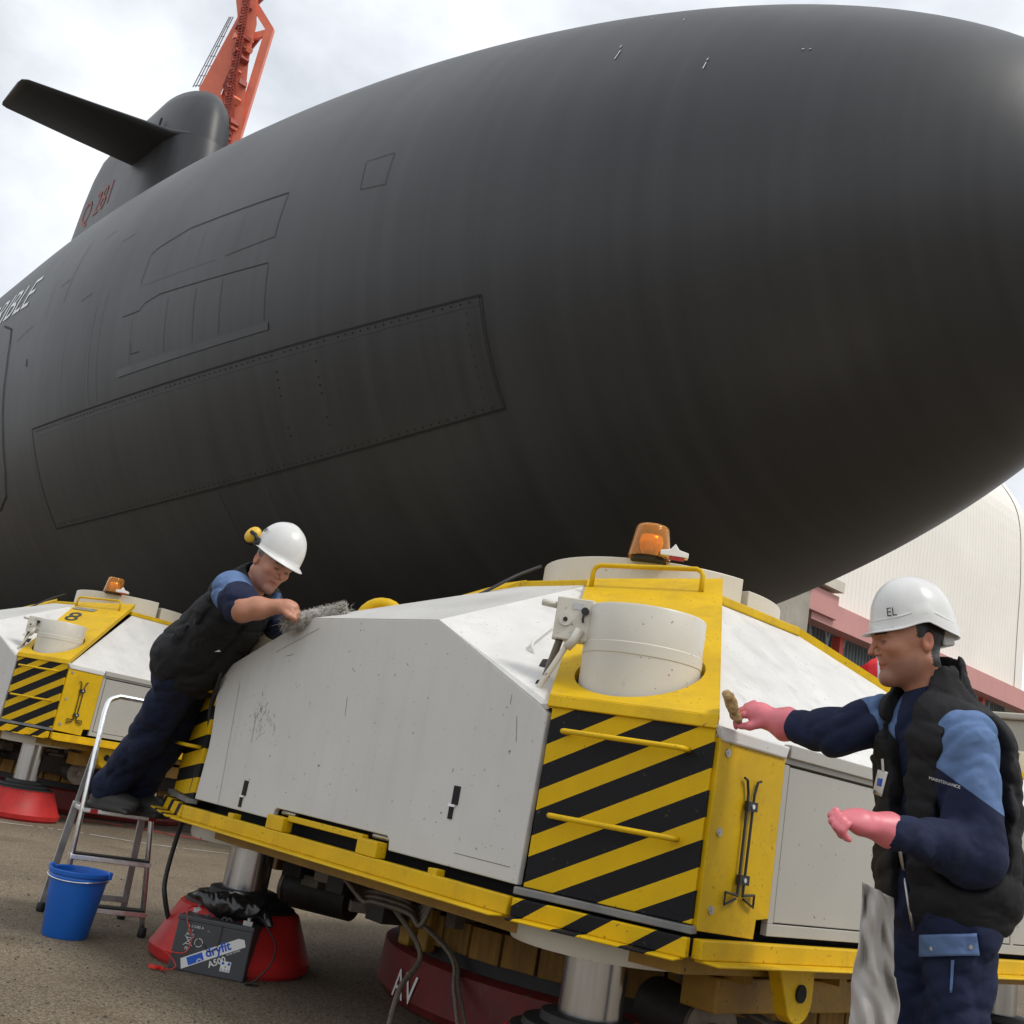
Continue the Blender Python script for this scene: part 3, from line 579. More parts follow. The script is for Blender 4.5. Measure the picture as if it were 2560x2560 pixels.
# gable side plates on +Y and -Y
for sy in (-1, 1):
    y = sy*WW
    out_ = [(WA-.01, Z0), (WA, 1.235), (1.02, 1.262), (.431, 1.535), (-.431, 1.535), (-.56, 1.488), (-.98, 1.32), (-1.035, 1.285), (-1.062, 1.235), (-1.066, 1.15), (-1.035, 1.0), (-1.03, .93), (-1.045, Z0),
            (-.70, Z0), (-.39, Z0), (-.385, .735), (-.37, .747), (.37, .747), (.385, .735), (.39, Z0)]
    b = MB(); oslab(b, [(x, y, z) for x, z in out_], .025); wb(b, 'side_plate', M['white'], bevel=.004)
    for xs_, zs in ((.70, .93), (-.64, .795)):
        b = MB(); b.box((xs_, y+sy*.0005, zs+.0), (.032, .006, .062)); b.box((xs_-.012, y+sy*.0005, zs-.06), (.022, .006, .04)); wb(b, 'lock_slot', M['gap'])  # dark boxes on the plate face paint the shade inside the slots
        b = MB(); b.box((xs_-.01, y+sy*.002, zs-.035), (.035, .01, .008)); wb(b, 'lock_pin', M['alu'])
        b = MB(); b.box((xs_-.02, y+sy*.01, .665), (.045, .04, .04)); wb(b, 'rim_tab', M['yellow'], bevel=.003)
    b = MB(); b.box((0, y+sy*.002, .722), (.50, .03, .022)); wb(b, 'lift_bar', M['yellow'], bevel=.003)
    for xs_ in (-.31, .31):
        b = MB(); b.box((xs_, y+sy*.012, .694), (.12, .05, .055)); wb(b, 'lift_bracket', M['yellow'], bevel=.004)
        b = MB(); b.cyl((xs_-.05, y-sy*.03, .735), (xs_+.05, y-sy*.03, .735), .010, n=8); wb(b, 'bracket_pin', M['alu'])
    # roof panel above the plate
    b = MB(); oslab(b, [(.431, y, 1.537), (-.431, y, 1.537), (-.2, sy*.94, ZT), (.2, sy*.94, ZT)], .02); wb(b, 'roof_panel', M['white'])
    for sx in (-1, 1):
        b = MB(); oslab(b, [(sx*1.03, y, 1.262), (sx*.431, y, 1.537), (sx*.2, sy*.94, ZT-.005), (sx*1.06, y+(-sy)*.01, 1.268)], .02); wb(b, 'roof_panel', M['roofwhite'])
# wear on the camera-side plate: long scratches, scuffs and a riveted seam
sk = MB(); rg = random.Random(17)
def stroke(px0, py0, px1, py1, wd):
    a, c = V(pl(px0, py0, (0,1,0), -WW-.0012)), V(pl(px1, py1, (0,1,0), -WW-.0012)); d = (c-a).normalized(); q = d.cross(Vector((0,1,0)))*wd/2; sk.add([a-q, c-q, c+q, a+q], [(0,1,2,3)])
for k_ in range(46):
    x, y = rg.gauss(652, 16), rg.gauss(1800, 30); a = rg.uniform(-1.9, -.9); l_ = rg.uniform(3, 17); stroke(x, y, x+l_*math.cos(a), y+l_*math.sin(a), rg.uniform(.0008, .002))
for q in ((640,1790,628,1855),(862,1790,868,1742),(880,1670,888,1680),(1275,1760,1280,1735),(1290,1855,1292,1790),(1135,2132,1275,2168),(715,1640,735,1636),(722,1650,724,1654),(985,1690,990,1684),(1130,1930,1134,1921)): stroke(*q, .0016)
for k_ in range(60):
    x, y = rg.uniform(600, 1270), rg.uniform(1620, 2080); a = rg.uniform(0, 6); l_ = rg.uniform(1, 5); stroke(x, y, x+l_*math.cos(a), y+l_*math.sin(a), rg.uniform(.0008, .0022))
o = wb(sk, 'paint_scratches', M['grime']); o['kind'] = 'stuff'; o['nocopy'] = 1
sk = MB(); stroke(600, 1705, 545, 2010, .0016); o = wb(sk, 'plate_seam', M['grime']); o['nocopy'] = 1
sk = MB(); stroke(690, 1630, 800, 1570, .0014); o = wb(sk, 'plate_seam', M['grime']); o['nocopy'] = 1
# hip plates over the four corners, each with a hole for the jack
def hip(sx, sy):
    far = sy > 0
    A = Vector((sx*WA, sy*WW, Z1)); B_ = Vector((sx*WL, sy*WB, Z1)); Ct = Vector((sx*.71, sy*.63, ZT)) if not far else Vector((sx*.71, -.03, ZT)); D = Vector((sx*.2, sy*.94, ZT))
    if far: D = Vector((sx*.3, .55, ZT))
    if far:
        b = MB(); oslab(b, [A+Vector((0,0,.01)), B_+Vector((0,0,.012)), Ct+Vector((0,0,.03)), D+Vector((0,0,.03))], .05); wb(b, 'hip_plate', M['yellow'])
        nn = Vector((sx*.3178, sy*.9482, 0)); return lambda x, y: 1.5
    J = Vector((sx*(JX+.075), sy*(JY+.082), 0)); n = (B_-A).cross(D-A).normalized(); 
    if n.z < 0: n = -n
    up = .028
    outer = [A, B_, Ct, D]
    # project corners into the plane vertically
    zf = lambda x, y: A.z - (n.x*(x-A.x)+n.y*(y-A.y))/n.z
    hole = [(J.x+.216*math.cos(2*math.pi*i/40), J.y+.216*math.sin(2*math.pi*i/40)) for i in range(40)]
    o2 = [(p.x, p.y) for p in outer]
    tri = geometry.tessellate_polygon([[Vector((x, y, 0)) for x, y in o2], [Vector((x, y, 0)) for x, y in hole[::-1]]])
    allp = o2+hole[::-1]; b = MB(); N_ = len(allp)
    zt = [zf(x, y)+up for x, y in allp]
    b.add([(x, y, z) for (x, y), z in zip(allp, zt)]+[(x, y, z-.045) for (x, y), z in zip(allp, zt)],
          [t for t in tri]+[tuple(N_+i for i in t[::-1]) for t in tri]+[(i, (i+1) % 4, N_+(i+1) % 4, N_+i) for i in range(4)]+[(4+i, 4+(i+1) % 40, N_+4+(i+1) % 40, N_+4+i) for i in range(40)])
    o = wb(b, 'hip_plate', M['yellow'])
    bm = bmesh.new(); bm.from_mesh(o.data); bmesh.ops.recalc_face_normals(bm, faces=bm.faces); bm.to_mesh(o.data); bm.free()
    # folded lip over the striped panel
    c = (B_-A).normalized(); nn = Vector((sx*.3178, sy*.9482, 0)); b = MB(); oslab(b, [A+nn*.006+Vector((0,0,.026)), B_+nn*.006+Vector((0,0,.026)), B_+nn*.012+Vector((0,0,-.012)), A+nn*.012+Vector((0,0,-.012))], .012); wb(b, 'hip_lip', M['yellow'], bevel=.003)
    return zf
HZ = {}
for sx in (-1, 1):
    for sy in (-1, 1):
        HZ[sx, sy] = hip(sx, sy)
        A = Vector((sx*WA, sy*WW, 0)); B_ = Vector((sx*WL, sy*WB, 0)); d = (B_-A); ln = d.length; d.normalize()
        if sx*sy > 0: A, d = B_, -d
        nn = Vector((sx*.3178, sy*.9482, 0)); frame = Matrix((d, -nn, Vector((0,0,1)))).transposed().to_4x4(); frame.translation = (A.x, A.y, Z0-.002)
        b = MB(); b.box((ln/2+.004, .012, .283), (ln-.022, .024, .562)); o = wb(b, 'striped_panel', M['hazard'] if not (sx < 0 and sy < 0) else M['hazardleft'], bevel=.002); o.matrix_local = frame
        b = MB(); b.box((ln/2, .0, -.012), (ln+.01, .05, .022)); o2_ = wb(b, 'worn_sill', M['trim'], bevel=.003); o2_.matrix_local = frame
        for hz in (.485, .226):
            b = MB(); b.tube([(.085, 0, hz), (.085, -.045, hz), (.095, -.058, hz), (.475, -.058, hz), (.485, -.045, hz), (.485, 0, hz)], .0085, 10)
            r_ = wb(b, 'rung', M['yellow'], True); r_.matrix_local = frame
        # jack: upper barrel, collar, piston, bellows, foot
        jx, jy = sx*JX, sy*JY
        b = MB(); b.lathe([(.2, .95), (.2, 1.4), (.2005, 1.462), (.2025, 1.465), (.2025, 1.50), (.2, 1.503), (.2, 1.622), (.196, 1.629), (.17, 1.632)], (jx+sx*.075, jy+sy*.082, 0), 48); wb(b, 'jack_barrel', M['cream'], True, angle=30)
        b = MB(); b.lathe([(.295, .62), (.30, .61), (.30, .545), (.293, .528), (.12, .525)], (jx, jy, 0), 48); wb(b, 'jack_collar', M['cream'], True, angle=35)
        b = MB(); b.cyl((jx, jy, .18), (jx, jy, .9), .105, n=40); p_ = wb(b, 'jack_piston', M['chrome'], True, angle=40); p_['drop'] = 1
        b = MB(); b.lathe([(.14, .33), (.155, .325), (.16, .30), (.21, .295), (.215, .275), (.25, .268), (.255, .25), (.24, .235)], (jx, jy, 0), 40); p_ = wb(b, 'jack_bellows', M['black'], True, angle=40); p_['drop'] = 1
        b = MB(); b.lathe([(.26, .255), (.275, .245), (.355, .075), (.37, .055), (.365, .018), (.34, .012), (.34, 0)], (jx, jy, 0), 48); p_ = wb(b, 'jack_foot', M['red'], True, angle=25); p_['drop'] = 1
        # junction box with conduits beside the barrel
        if sy < 0:
            jb = at(1436, 1552, 3.74) if sx > 0 else np.array((-at(1436, 1552, 3.74)[0]-.02, at(1436, 1552, 3.74)[1]-.02, at(1436, 1552, 3.74)[2]-.01))
            rt = Matrix.Rotation(.62 if sx > 0 else .25, 3, 'Z')
            b = MB(); b.box(jb, (.125, .07, .145), rt); box_ = wb(b, 'junction_box', M['cream'], bevel=.004)
            q = lambda x, y, z: jb+np.array(rt @ Vector((x, y, z)))
            b = MB(); b.cyl(q(-.025,-.034,-.005), q(-.025,-.042,-.005), .022, n=20); wb(b, 'dial', M['cream'], parent=box_)
            b = MB(); b.cyl(q(-.025,-.040,-.005), q(-.025,-.045,-.005), .008, n=12); wb(b, 'dial_hub', M['black'], parent=box_)
            b = MB(); b.cyl(q(.038,-.034,.03), q(.038,-.048,.03), .013, n=12); b.tube([q(.038,-.046,.03), q(.034,-.048,0), q(.038,-.046,-.01)], .004, 6); wb(b, 'key_switch', M['black'], parent=box_)
            b = MB(); b.box(q(.012,-.0355,.045), (.035,.002,.022), rt); wb(b, 'rating_plate', M['aludark'], parent=box_)
            b = MB(); b.tube([q(.03,-.045,-.035), q(.015,-.05,-.075), q(-.005,-.045,-.10)], .016, 10); wb(b, 'cable_gland', M['cream'], True, parent=box_)
            b = MB(); b.tube(curve_pts([q(-.005,-.045,-.09), q(-.04,-.05,-.17), q(-.075,-.05,-.25), q(-.085,-.04,-.34)], 5), .010, 8); wb(b, 'conduit', M['cream'], True, parent=box_)
            b = MB(); b.tube(curve_pts([q(-.04,0,-.07), q(-.05,0,-.12), q(-.07,.02,-.2)], 5), .013, 8); wb(b, 'conduit', M['pipe'], True, parent=box_)
            b = MB(); b.tube([q(-.06,0,.045), q(-.12,0,.05)], .012, 8); wb(b, 'cable_gland', M['cream'], True, parent=box_)
            for ix, iz in ((-.055,.066),(.055,.066),(-.055,-.066)):
                b = MB(); b.cyl(q(ix-.012,0,iz), q(ix+.012,0,iz), .008, n=8); wb(b, 'box_lug', M['cream'], parent=box_)
            # black quads painting the shade of cut-outs in the corner roof panel
            for c_ in (((1355,1655),(1378,1655),(1378,1680),(1345,1672)), ((1340,1708),(1357,1706),(1355,1738),(1328,1732))):
                if sx > 0:
                    pn = (Vector((.431-1.03,0,1.537-1.262))).cross(Vector((.2-1.03,-.94+WW,ZT-1.262))).normalized(); k_ = pn.dot(Vector((1.03,-WW,1.262)))
                    P_ = [V(pl(x, y, pn, k_)) for x, y in c_]; off = pn*(.012 if pn.z > 0 else -.012); b = MB(); b.add([p+off for p in P_], [(0,1,2,3)]); wb(b, 'roof_cutout', M['gap'])
        # lifting eye on the hip
        lx, ly = sx*.50, sy*.93+(0 if sy < 0 else -.1); zl = HZ[sx, sy](lx, ly)+.02
# grab handles on the hip tops and the corner roof panel
def handle(P0, P1, h, r, m, up=Vector((0,0,1)), name='grab_handle'):
    a, c = V(P0), V(P1); b = MB(); e_ = (c-a).normalized()*.03
    b.tube([a, a+up*(h-.03), a+up*(h-.01)+e_*.3, a+up*h+e_, c+up*h-e_, c+up*(h-.01)-e_*.3, c+up*(h-.03), c], r, 10); return wb(b, name, m, True)
for sx in (1,):
    nn = Vector((0,0,1))
    pa, pb_ = (sx*.30, -1.02), (sx*.755, -.83)
    zf = HZ[sx, -1]; handle((pa[0], pa[1], zf(*pa)+.02), (pb_[0], pb_[1], zf(*pb_)+.02), .105, .011, M['yellow'])
h0, h1 = (.62, -1.62, 1.545), (.43, -1.42, 1.655)
handle((.74,-1.72,1.45), (.60,-1.45,1.60), .05, .006, M['roofwhite'], Vector((-.2,-.45,.87)))
# -X and +X sides: corner covers, doors, roof panel
for sx in (-1, 1):
    X = sx*WL
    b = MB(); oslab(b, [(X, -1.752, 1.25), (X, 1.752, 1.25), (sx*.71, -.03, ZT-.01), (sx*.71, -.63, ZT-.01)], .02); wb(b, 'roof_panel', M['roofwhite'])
    for sy in (-1, 1):
        ya, yb_ = sy*1.742, sy*1.385
        me = MB(); P = [(X+sx*.004, ya, .685), (X+sx*.004, sy*1.455, .672), (X+sx*.004, sy*1.45, .728), (X+sx*.004, yb_, .735), (X+sx*.004, yb_, 1.232), (X+sx*.004, ya, 1.235)]
        oslab(me, P, .02); cover = wb(me, 'corner_cover', M['yellow'], bevel=.002)
        for (yy, zz) in ((1.70, 1.195), (1.695, .965), (1.69, .745)):
            b = MB(); b.cyl((X+sx*.003, sy*yy, zz), (X+sx*.009, sy*yy, zz), .013, .012, 16); b.cyl((X+sx*.008, sy*yy, zz), (X+sx*.0105, sy*yy, zz), .005, n=6); wb(b, 'cover_bolt', M['aludark'], parent=cover)
        # starting crank clipped on the cover
        yc = sy*1.565; xq = X+sx*.014
        b = MB()
        for s_ in (-1, 1):
            b.tube([(xq, yc+s_*.045, 1.135), (xq, yc+s_*.028, 1.13), (xq, yc+s_*.016, 1.09), (xq, yc+s_*.014, .79)], .0042, 6)
            b.tube([(xq, yc+s_*.014, .795), (xq, yc+s_*.075, .80), (xq, yc+s_*.075, .765), (xq, yc+s_*.020, .785)], .0042, 6)
        wb(b, 'crank', M['blackpaint'], parent=cover)
        for zz in (1.055, .84):
            b = MB(); b.box((xq+sx*.004, yc, zz), (.014, .05, .028)); wb(b, 'crank_clip', M['blackpaint'], parent=cover)
            b = MB(); b.cyl((xq+sx*.008, yc, zz), (xq+sx*.014, yc, zz), .007, n=10); wb(b, 'clip_screw', M['alu'], parent=cover)
        # folded roof edge over the cover
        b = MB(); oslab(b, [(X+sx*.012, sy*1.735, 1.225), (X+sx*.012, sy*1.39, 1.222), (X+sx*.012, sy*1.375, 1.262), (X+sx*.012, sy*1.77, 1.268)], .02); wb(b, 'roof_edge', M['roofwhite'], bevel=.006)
    b = MB(); oslab(b, [(X+sx*.014, -1.372, 1.228), (X+sx*.014, 1.372, 1.228), (X+sx*.014, 1.372, 1.27), (X+sx*.014, -1.372, 1.27)], .03); wb(b, 'roof_edge', M['grey'], bevel=.003)
    # frame and doors
    b = MB()
    b.box((X-sx*.012, 0, .702), (.024, 2.76, .036)); b.box((X-sx*.012, 0, 1.225), (.024, 2.76, .03))
    for yy in (-1.365, -.45, .45, 1.365): b.box((X-sx*.012, yy, .963), (.024, .03, .486))
    fr = wb(b, 'door_frame', M['grey'], bevel=.002)
    for yy in (-.907, 0, .907):
        b = MB(); b.box((X-sx*.015, yy, .963), (.022, .87, .478)); dr = wb(b, 'door', M['grey'], bevel=.003)
        b = MB(); b.box((X-sx*.002, yy+.38, .96), (.006, .018, .07)); wb(b, 'latch', M['alu'], parent=dr)
    if sx > 0:   # control panel on the middle door
        b = MB(); b.box((X+.004, .38, .965), (.012, .70, .17)); cp = wb(b, 'control_panel', M['cream'], bevel=.003)
        for iy in range(8):
            for iz in range(2):
                b = MB(); b.cyl((X+.010, .12+iy*.075, .93+iz*.07), (X+.024, .12+iy*.075, .93+iz*.07), .013, .011, 14); wb(b, 'knob', (M['red'], M['grey'], M['black'], M['grey'])[(iy+iz) % 4], parent=cp)
    # towing lug and chassis beam below
    b = MB(); pr = [(-.11,.61),(.11,.61),(.11,.52)]+[(.03+.08*math.cos(t), .50+.08*math.sin(t)) for t in np.linspace(.2, -2.4, 9)]
    oslab(b, [(X-sx*.02, -.60-.55+y, z) for y, z in pr], .05); lug = wb(b, 'towing_lug', M['yellow'], bevel=.004)
    b = MB(); b.cyl((X-sx*.018, -1.12, .515), (X-sx*.012, -1.12, .515), .028, n=20); wb(b, 'lug_hole', M['gap'], parent=lug)  # dark disc painted in for the shade of the hole
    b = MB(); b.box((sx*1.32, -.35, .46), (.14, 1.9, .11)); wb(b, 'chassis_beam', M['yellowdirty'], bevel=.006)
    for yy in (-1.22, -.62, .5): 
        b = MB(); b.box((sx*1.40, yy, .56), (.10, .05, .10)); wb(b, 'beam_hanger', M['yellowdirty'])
    b = MB(); b.cyl((sx*.95, -1.02, .33), (sx*1.28, -1.16, .33), .095, n=24); cy = wb(b, 'hydraulic_cylinder', M['grime'], True, angle=40)
    b = MB(); b.cyl((sx*1.28, -1.16, .33), (sx*1.30, -1.168, .33), .10, n=24); b.cyl((sx*1.30, -1.168, .33), (sx*1.34, -1.185, .33), .026, n=12); wb(b, 'cylinder_cap', M['pipe'], True, angle=40, parent=cy)
    for k_, (o1, o2_) in enumerate(((0, 0), (.03, .03))):
        b = MB(); b.tube(curve_pts([(sx*1.16, -1.22+o1, .60), (sx*1.17, -1.20+o1, .47-o2_), (sx*1.22, -1.12+o1, .43-o2_), (sx*1.30, -.9, .43-o2_)], 6), .011, 8); wb(b, 'hydraulic_pipe', M['pipe'], True)
        b = MB(); b.tube(curve_pts([(sx*1.05, -.75+o1, .36), (sx*1.2, -.72+o1, .33), (sx*1.3, -.55+o1, .25), (sx*1.2, -.3, .14)], 6), .014, 8); wb(b, 'hydraulic_pipe', M['pipe'], True)
rs = MB(); rg = random.Random(31); e1 = Vector((0, 3.5, 0)); e2 = Vector((.71-WL, 1.0, ZT-1.25)); pn = e1.cross(e2).normalized(); pn = pn if pn.z > 0 else -pn; kp = pn.dot(Vector((WL,-1.752,1.256)))
for k_ in range(46):
    x, y = rg.uniform(1830, 2200), rg.uniform(1540, 1800); l_ = rg.uniform(4, 30)*(2.6 if rg.random() < .12 else 1); a, c = V(pl(x, y, pn, kp)), V(pl(x+l_, y+l_*rg.uniform(.7, .95), pn, kp))
    if a.x > WL-.03 or a.x < .75 or abs(a.y) > 1.6: continue
    d = (c-a).normalized(); q = d.cross(pn)*rg.uniform(.0007, .0022)/1.3; rs.add([a-q, c-q, c+q, a+q], [(0,1,2,3)])
o = wb(rs, 'roof_scratches', M['trim']); o['kind'] = 'stuff'; o['nocopy'] = 1
# turntable drum on top, yellow collar, beacon
DC = np.array((-.08, -.09, 0))
b = MB(); b.lathe([(.98, ZT-.03), (1.0, ZT+.0), (.98, ZT+.045), (.6, ZT+.05)], (-.08, -.02, 0), 8); 
cb_ = [(.735,-.66),(.735,-.02),(.33,.56),(-.33,.56),(-.735,-.02),(-.735,-.66),(-.21,-.965),(.21,-.965)]
b = MB(); b.slab([(x, y, ZT+.018) for x, y in cb_], .04); wb(b, 'top_collar', M['yellow'], bevel=.006)
b = MB()
def ringseg(b, a0, a1, r0, r1, z0, z1, n):
    for i in range(n):
        t0, t1 = a0+(a1-a0)*i/n, a0+(a1-a0)*(i+1)/n
        q = lambda r, t, z: (DC[0]+r*math.cos(t), DC[1]+r*math.sin(t), z)
        b.add([q(r0,t0,z0), q(r1,t0,z0), q(r1,t1,z0), q(r0,t1,z0), q(r0,t0,z1), q(r1,t0,z1), q(r1,t1,z1), q(r0,t1,z1)], [(0,3,2,1),(4,5,6,7),(1,2,6,5),(0,4,7,3)]+([(0,1,5,4)] if i == 0 else [])+([(2,3,7,6)] if i == n-1 else []))
ringseg(b, math.radians(-168), math.radians(-12), .05, .62, 1.94, 2.135, 30); wb(b, 'turntable', M['cream'], bevel=.006)
b = MB(); ringseg(b, math.radians(-8), math.radians(40), .05, .62, 1.94, 2.09, 10); wb(b, 'turntable_segment', M['cream'], bevel=.006)
b = MB(); ringseg(b, math.radians(44), math.radians(188), .05, .62, 1.94, 2.10, 24); wb(b, 'turntable_segment', M['cream'], bevel=.006)
bp_ = at(1621, 1405, 5.16); bp_[2] = 2.13
b = MB(); b.cyl(bp_-(0,0,.01), bp_+(0,0,.012), .085, .08, 24); bcn = wb(b, 'beacon', M['black'], True, angle=40)
b = MB(); b.lathe([(.100, .004), (.101, .014), (.080, .150), (.072, .163), (.0, .170)], tuple(bp_), 36, close=False); b.lathe([(.0, .166), (.069, .158), (.076, .148), (.097, .014), (.096, .004)], tuple(bp_), 36, close=False); wb(b, 'beacon_lens', M['amber'], True, parent=bcn)
b = MB(); b.lathe([(.03, .012), (.035, .03), (.050, .05), (.058, .09), (.052, .115), (.03, .12)], tuple(bp_), 24); wb(b, 'beacon_reflector', M['reflector'], True, parent=bcn)
for dxp, rot in (((1684, 1402), .2), ((1500, 1405), -1.9)):
    P = at(*dxp, 5.05); P[2] = 2.13
    b = MB(); rt = Matrix.Rotation(.73+rot*0, 3, 'Z'); pr = [(-.065,.012),(.065,.012),(.065,.035),(.02,.045),(0,.072),(-.02,.045),(-.065,.035)]
    if rot > 0:
        b.slab([V(P)+rt @ Vector((x, 0, z)) for x, z in pr], .05); mk = wb(b, 'marker_cap', M['print'], bevel=.003)
        b = MB(); b.box(V(P)+Vector((0,.02,.004)), (.07, .03, .010), rt); wb(b, 'marker_base', M['red'], parent=mk)
# lifting eye seen beyond the roof
for (lx, ly, lz) in ((-.80, -1.30, 1.60), (.80, -1.30, 1.0)):
    if lz < 1.2: continue
    b = MB(); b.tube([(lx+.0+.085*math.cos(t), ly+.085*math.cos(t)*.8, lz+.03+.12*math.sin(t)) for t in np.linspace(-.3, math.pi+.3, 16)], .035, 10); wb(b, 'lifting_eye', M['yellow'], True)
# cable over the roof beside the turntable
b = MB(); b.tube(curve_pts([at(1352,1416,5.35), at(1290,1440,5.2), at(1215,1478,5.1), at(1150,1510,5.0)], 6), .008, 8); wb(b, 'roof_cable', M['black'], True)
# central walking pad: red ring, timber blocks, machinery above
b = MB(); b.lathe([(1.16, .24), (1.2, .22), (1.21, .05), (1.18, .01), (1.0, 0)], (0,0,0), 64); pad = wb(b, 'walking_pad', M['redworn'], True, angle=30); pad['drop'] = 1
b = MB(); b.lathe([(1.15, .30), (1.15, .235)], (0,0,0), 64); p_ = wb(b, 'pad_rubber', M['black'], True, angle=30); p_['drop'] = 1
for i in range(44):
    t = 2*math.pi*i/44; b = MB(); b.box((1.13*math.cos(t), 1.13*math.sin(t), .36+random.uniform(-.004,.004)), (.10, .155, .125), Matrix.Rotation(t, 3, 'Z')); p_ = wb(b, 'timber_block', M['wood'], bevel=.004); p_['drop'] = 1
b = MB(); b.lathe([(.98, .54), (1.05, .52), (1.05, .40), (1.0, .25)], (0,0,0), 48); wb(b, 'slew_housing', M['grime'], True, angle=40)
b = MB(); vs, fs = text_mb('AV', .17)
for dz in (0,):
    b.add([(1.214*math.cos(-1.80+(v.x-.1)/1.2), 1.214*math.sin(-1.80+(v.x-.1)/1.2), .04+v.y) for v in vs], fs)
p_ = wb(b, 'pad_lettering', M['print']); p_['drop'] = 1
rg = random.Random(3)
for k_ in range(46):
    x, y = rg.uniform(-1.15, -.25), rg.uniform(-1.35, -.95); z = rg.uniform(.36, .56)
    b = MB(); b.box((x, y, z), (rg.uniform(.04,.16), rg.uniform(.04,.14), rg.uniform(.03,.12)), Matrix.Rotation(rg.uniform(-.5,.5), 3, 'Z')); wb(b, 'valve_block', M['grime'] if rg.random() < .8 else M['pipe'], bevel=.004)
for k_ in range(64):
    t = rg.uniform(-2.9, .5); r = rg.uniform(1.0, 1.3); z = rg.uniform(.43, .57); b = MB(); rz = Matrix.Rotation(t+rg.uniform(-.4,.4), 3, 'Z')
    if k_ % 3: b.box((r*math.cos(t), r*math.sin(t), z), (rg.uniform(.05,.14), rg.uniform(.06,.2), rg.uniform(.04,.12)), rz)
    else: d_ = rz @ Vector((0, rg.uniform(.06,.14), 0)); c_ = Vector((r*math.cos(t), r*math.sin(t), z)); b.cyl(c_-d_, c_+d_, rg.uniform(.015,.04), n=12)
    wb(b, 'valve_block', M['grime'] if rg.random() < .85 else M['pipe'])
for k_ in range(12):
    t = -2.7+k_*.26; r = 1.24; b = MB(); P_ = lambda dt, dz, dr=0: ((r+dr)*math.cos(t+dt), (r+dr)*math.sin(t+dt), .50+dz); b.tube(curve_pts([P_(-.12,.08), P_(-.06,-.03,.03), P_(.03,-.08+.04*(k_ % 3),.05), P_(.12,-.03,.03), P_(.2,.07)], 5), .010, 7); wb(b, 'hydraulic_hose', M['black'], True)
for k_ in range(5):
    y0, z0 = -1.42-.03*k_, .50-.015*k_
    b = MB(); b.tube(curve_pts([(-.55+.05*k_, y0, z0+.06), (-.40+.05*k_, y0, z0), (-.25+.03*k_, y0, z0+.01), (-.1+.05*k_, y0, z0+.01), (.02+.04*k_, y0, z0-.02), (.05+.04*k_, y0+.02, z0+.09)], 6), .011, 8); wb(b, 'hydraulic_pipe', M['pipe'], True)
b = MB(); b.box((-.30, -1.18, .38), (.07, .06, .24)); b.box((-.18, -1.18, .38), (.07, .06, .24)); wb(b, 'rope_cleat', M['yellowdirty'], bevel=.01)
# ---- the other transporters of the row
def kids(o): return [c for c in bpy.data.objects if c.parent == o]
def copy_tree(o, parent=None, lift=0):
    c = o.copy(); COL.objects.link(c); c.parent = parent
    if o.get('drop'): c.location.z -= lift
    if lift and o.name.split('.')[0] in ('walking_pad', 'pad_rubber', 'timber_block', 'pad_lettering'): c.location.x -= .45; c.location.y += .1
    for ch in kids(o):
        if not ch.get('nocopy'): copy_tree(ch, c, lift)
    return c
def place(x, y, rz, lift, label):
    c = copy_tree(wk, None, lift); c.location = (x, y, lift); c.rotation_euler = (0, 0, rz); c['label'] = label; return c
wk8 = place(-8.089, .8007, .1916, .121, 'white and yellow walking transporter numbered 8 behind the step ladder')
b = MB(); vs, fs = text_mb('8', .34); A = Vector((WA,-WW,Z1)); zf = HZ[1,-1]
ex = Vector((.536,.18,0)).normalized(); ey = Vector((-.875,1.06,0)).normalized()
for v in vs: pass
P8 = []
for v in vs:
    q = Vector((.60,-1.20,0))+ex*(v.x-.1)+ey*(v.y-.1)*.9; P8.append((q.x, q.y, zf(q.x, q.y)+.034))
b.add(P8, fs); b.build('painted_number', M['blackpaint'], wk8)
b = MB(); b.box((.47,-1.02, zf(.47,-1.02)+.033), (.26,.07,.006), Matrix.Rotation(.32, 3, 'Z') @ Matrix.Rotation(.42, 3, 'X')); b.build('worn_label', M['aludark'], wk8)
place(-16.6, 2.0, .08, 0, 'farthest walking transporter in the row, half hidden behind the one numbered 8')
# ================================================================== STEP LADDER
LX, LY, LYAW, LWD, LLEAN, LTP = -1.586, -1.748, -.223, .40, .43, .054
lf = np.array((math.cos(LYAW), math.sin(LYAW), 0)); ll = np.array((math.sin(LYAW), -math.cos(LYAW), 0))
ldr = thing('step_ladder', 'aluminium step ladder with a top hoop, standing beside the blue bucket', 'ladder', (LX, LY, 0))
L0 = np.array((LX, LY, 0.))
def rail(z, side): return -lf*LLEAN*z + ll*(LTP*z if side == 0 else LWD-LTP*z) + np.array((0,0,z))
H1, H2, H3, HT = .099, .317, .528, 1.10
b = MB(); hoop = [rail(.03,0), rail(HT-.09,0), rail(HT-.03,0)+ll*.012, rail(HT,0)+ll*.06, rail(HT,1)-ll*.06, rail(HT-.03,1)-ll*.012, rail(HT-.09,1), rail(.03,1)]
b.tube([hoop[0], hoop[1]]+curve_pts(hoop[1:4], 4)[1:]+curve_pts(hoop[4:7], 4)+[hoop[7]], .0135, 12); b.build('hoop_rail', M['alu'], ldr, True)
for h, dp in ((H1, .08), (H2, .08)):
    c = (rail(h,0)+rail(h,1))/2; wd = np.linalg.norm(rail(h,0)-rail(h,1)); R_ = Matrix((V(ll), V(lf), Vector((0,0,1)))).transposed()
    b = MB(); b.box(c, (wd+.02, dp, .024), R_); st = b.build('step', M['alu'], ldr, bevel=.003)
    b = MB(); b.box(c+np.array((0,0,.015)), (wd, dp-.006, .008), R_); b.build('tread', M['black'], st)
c = (rail(H3,0)+rail(H3,1))/2-lf*.10; wd = np.linalg.norm(rail(H3,0)-rail(H3,1))
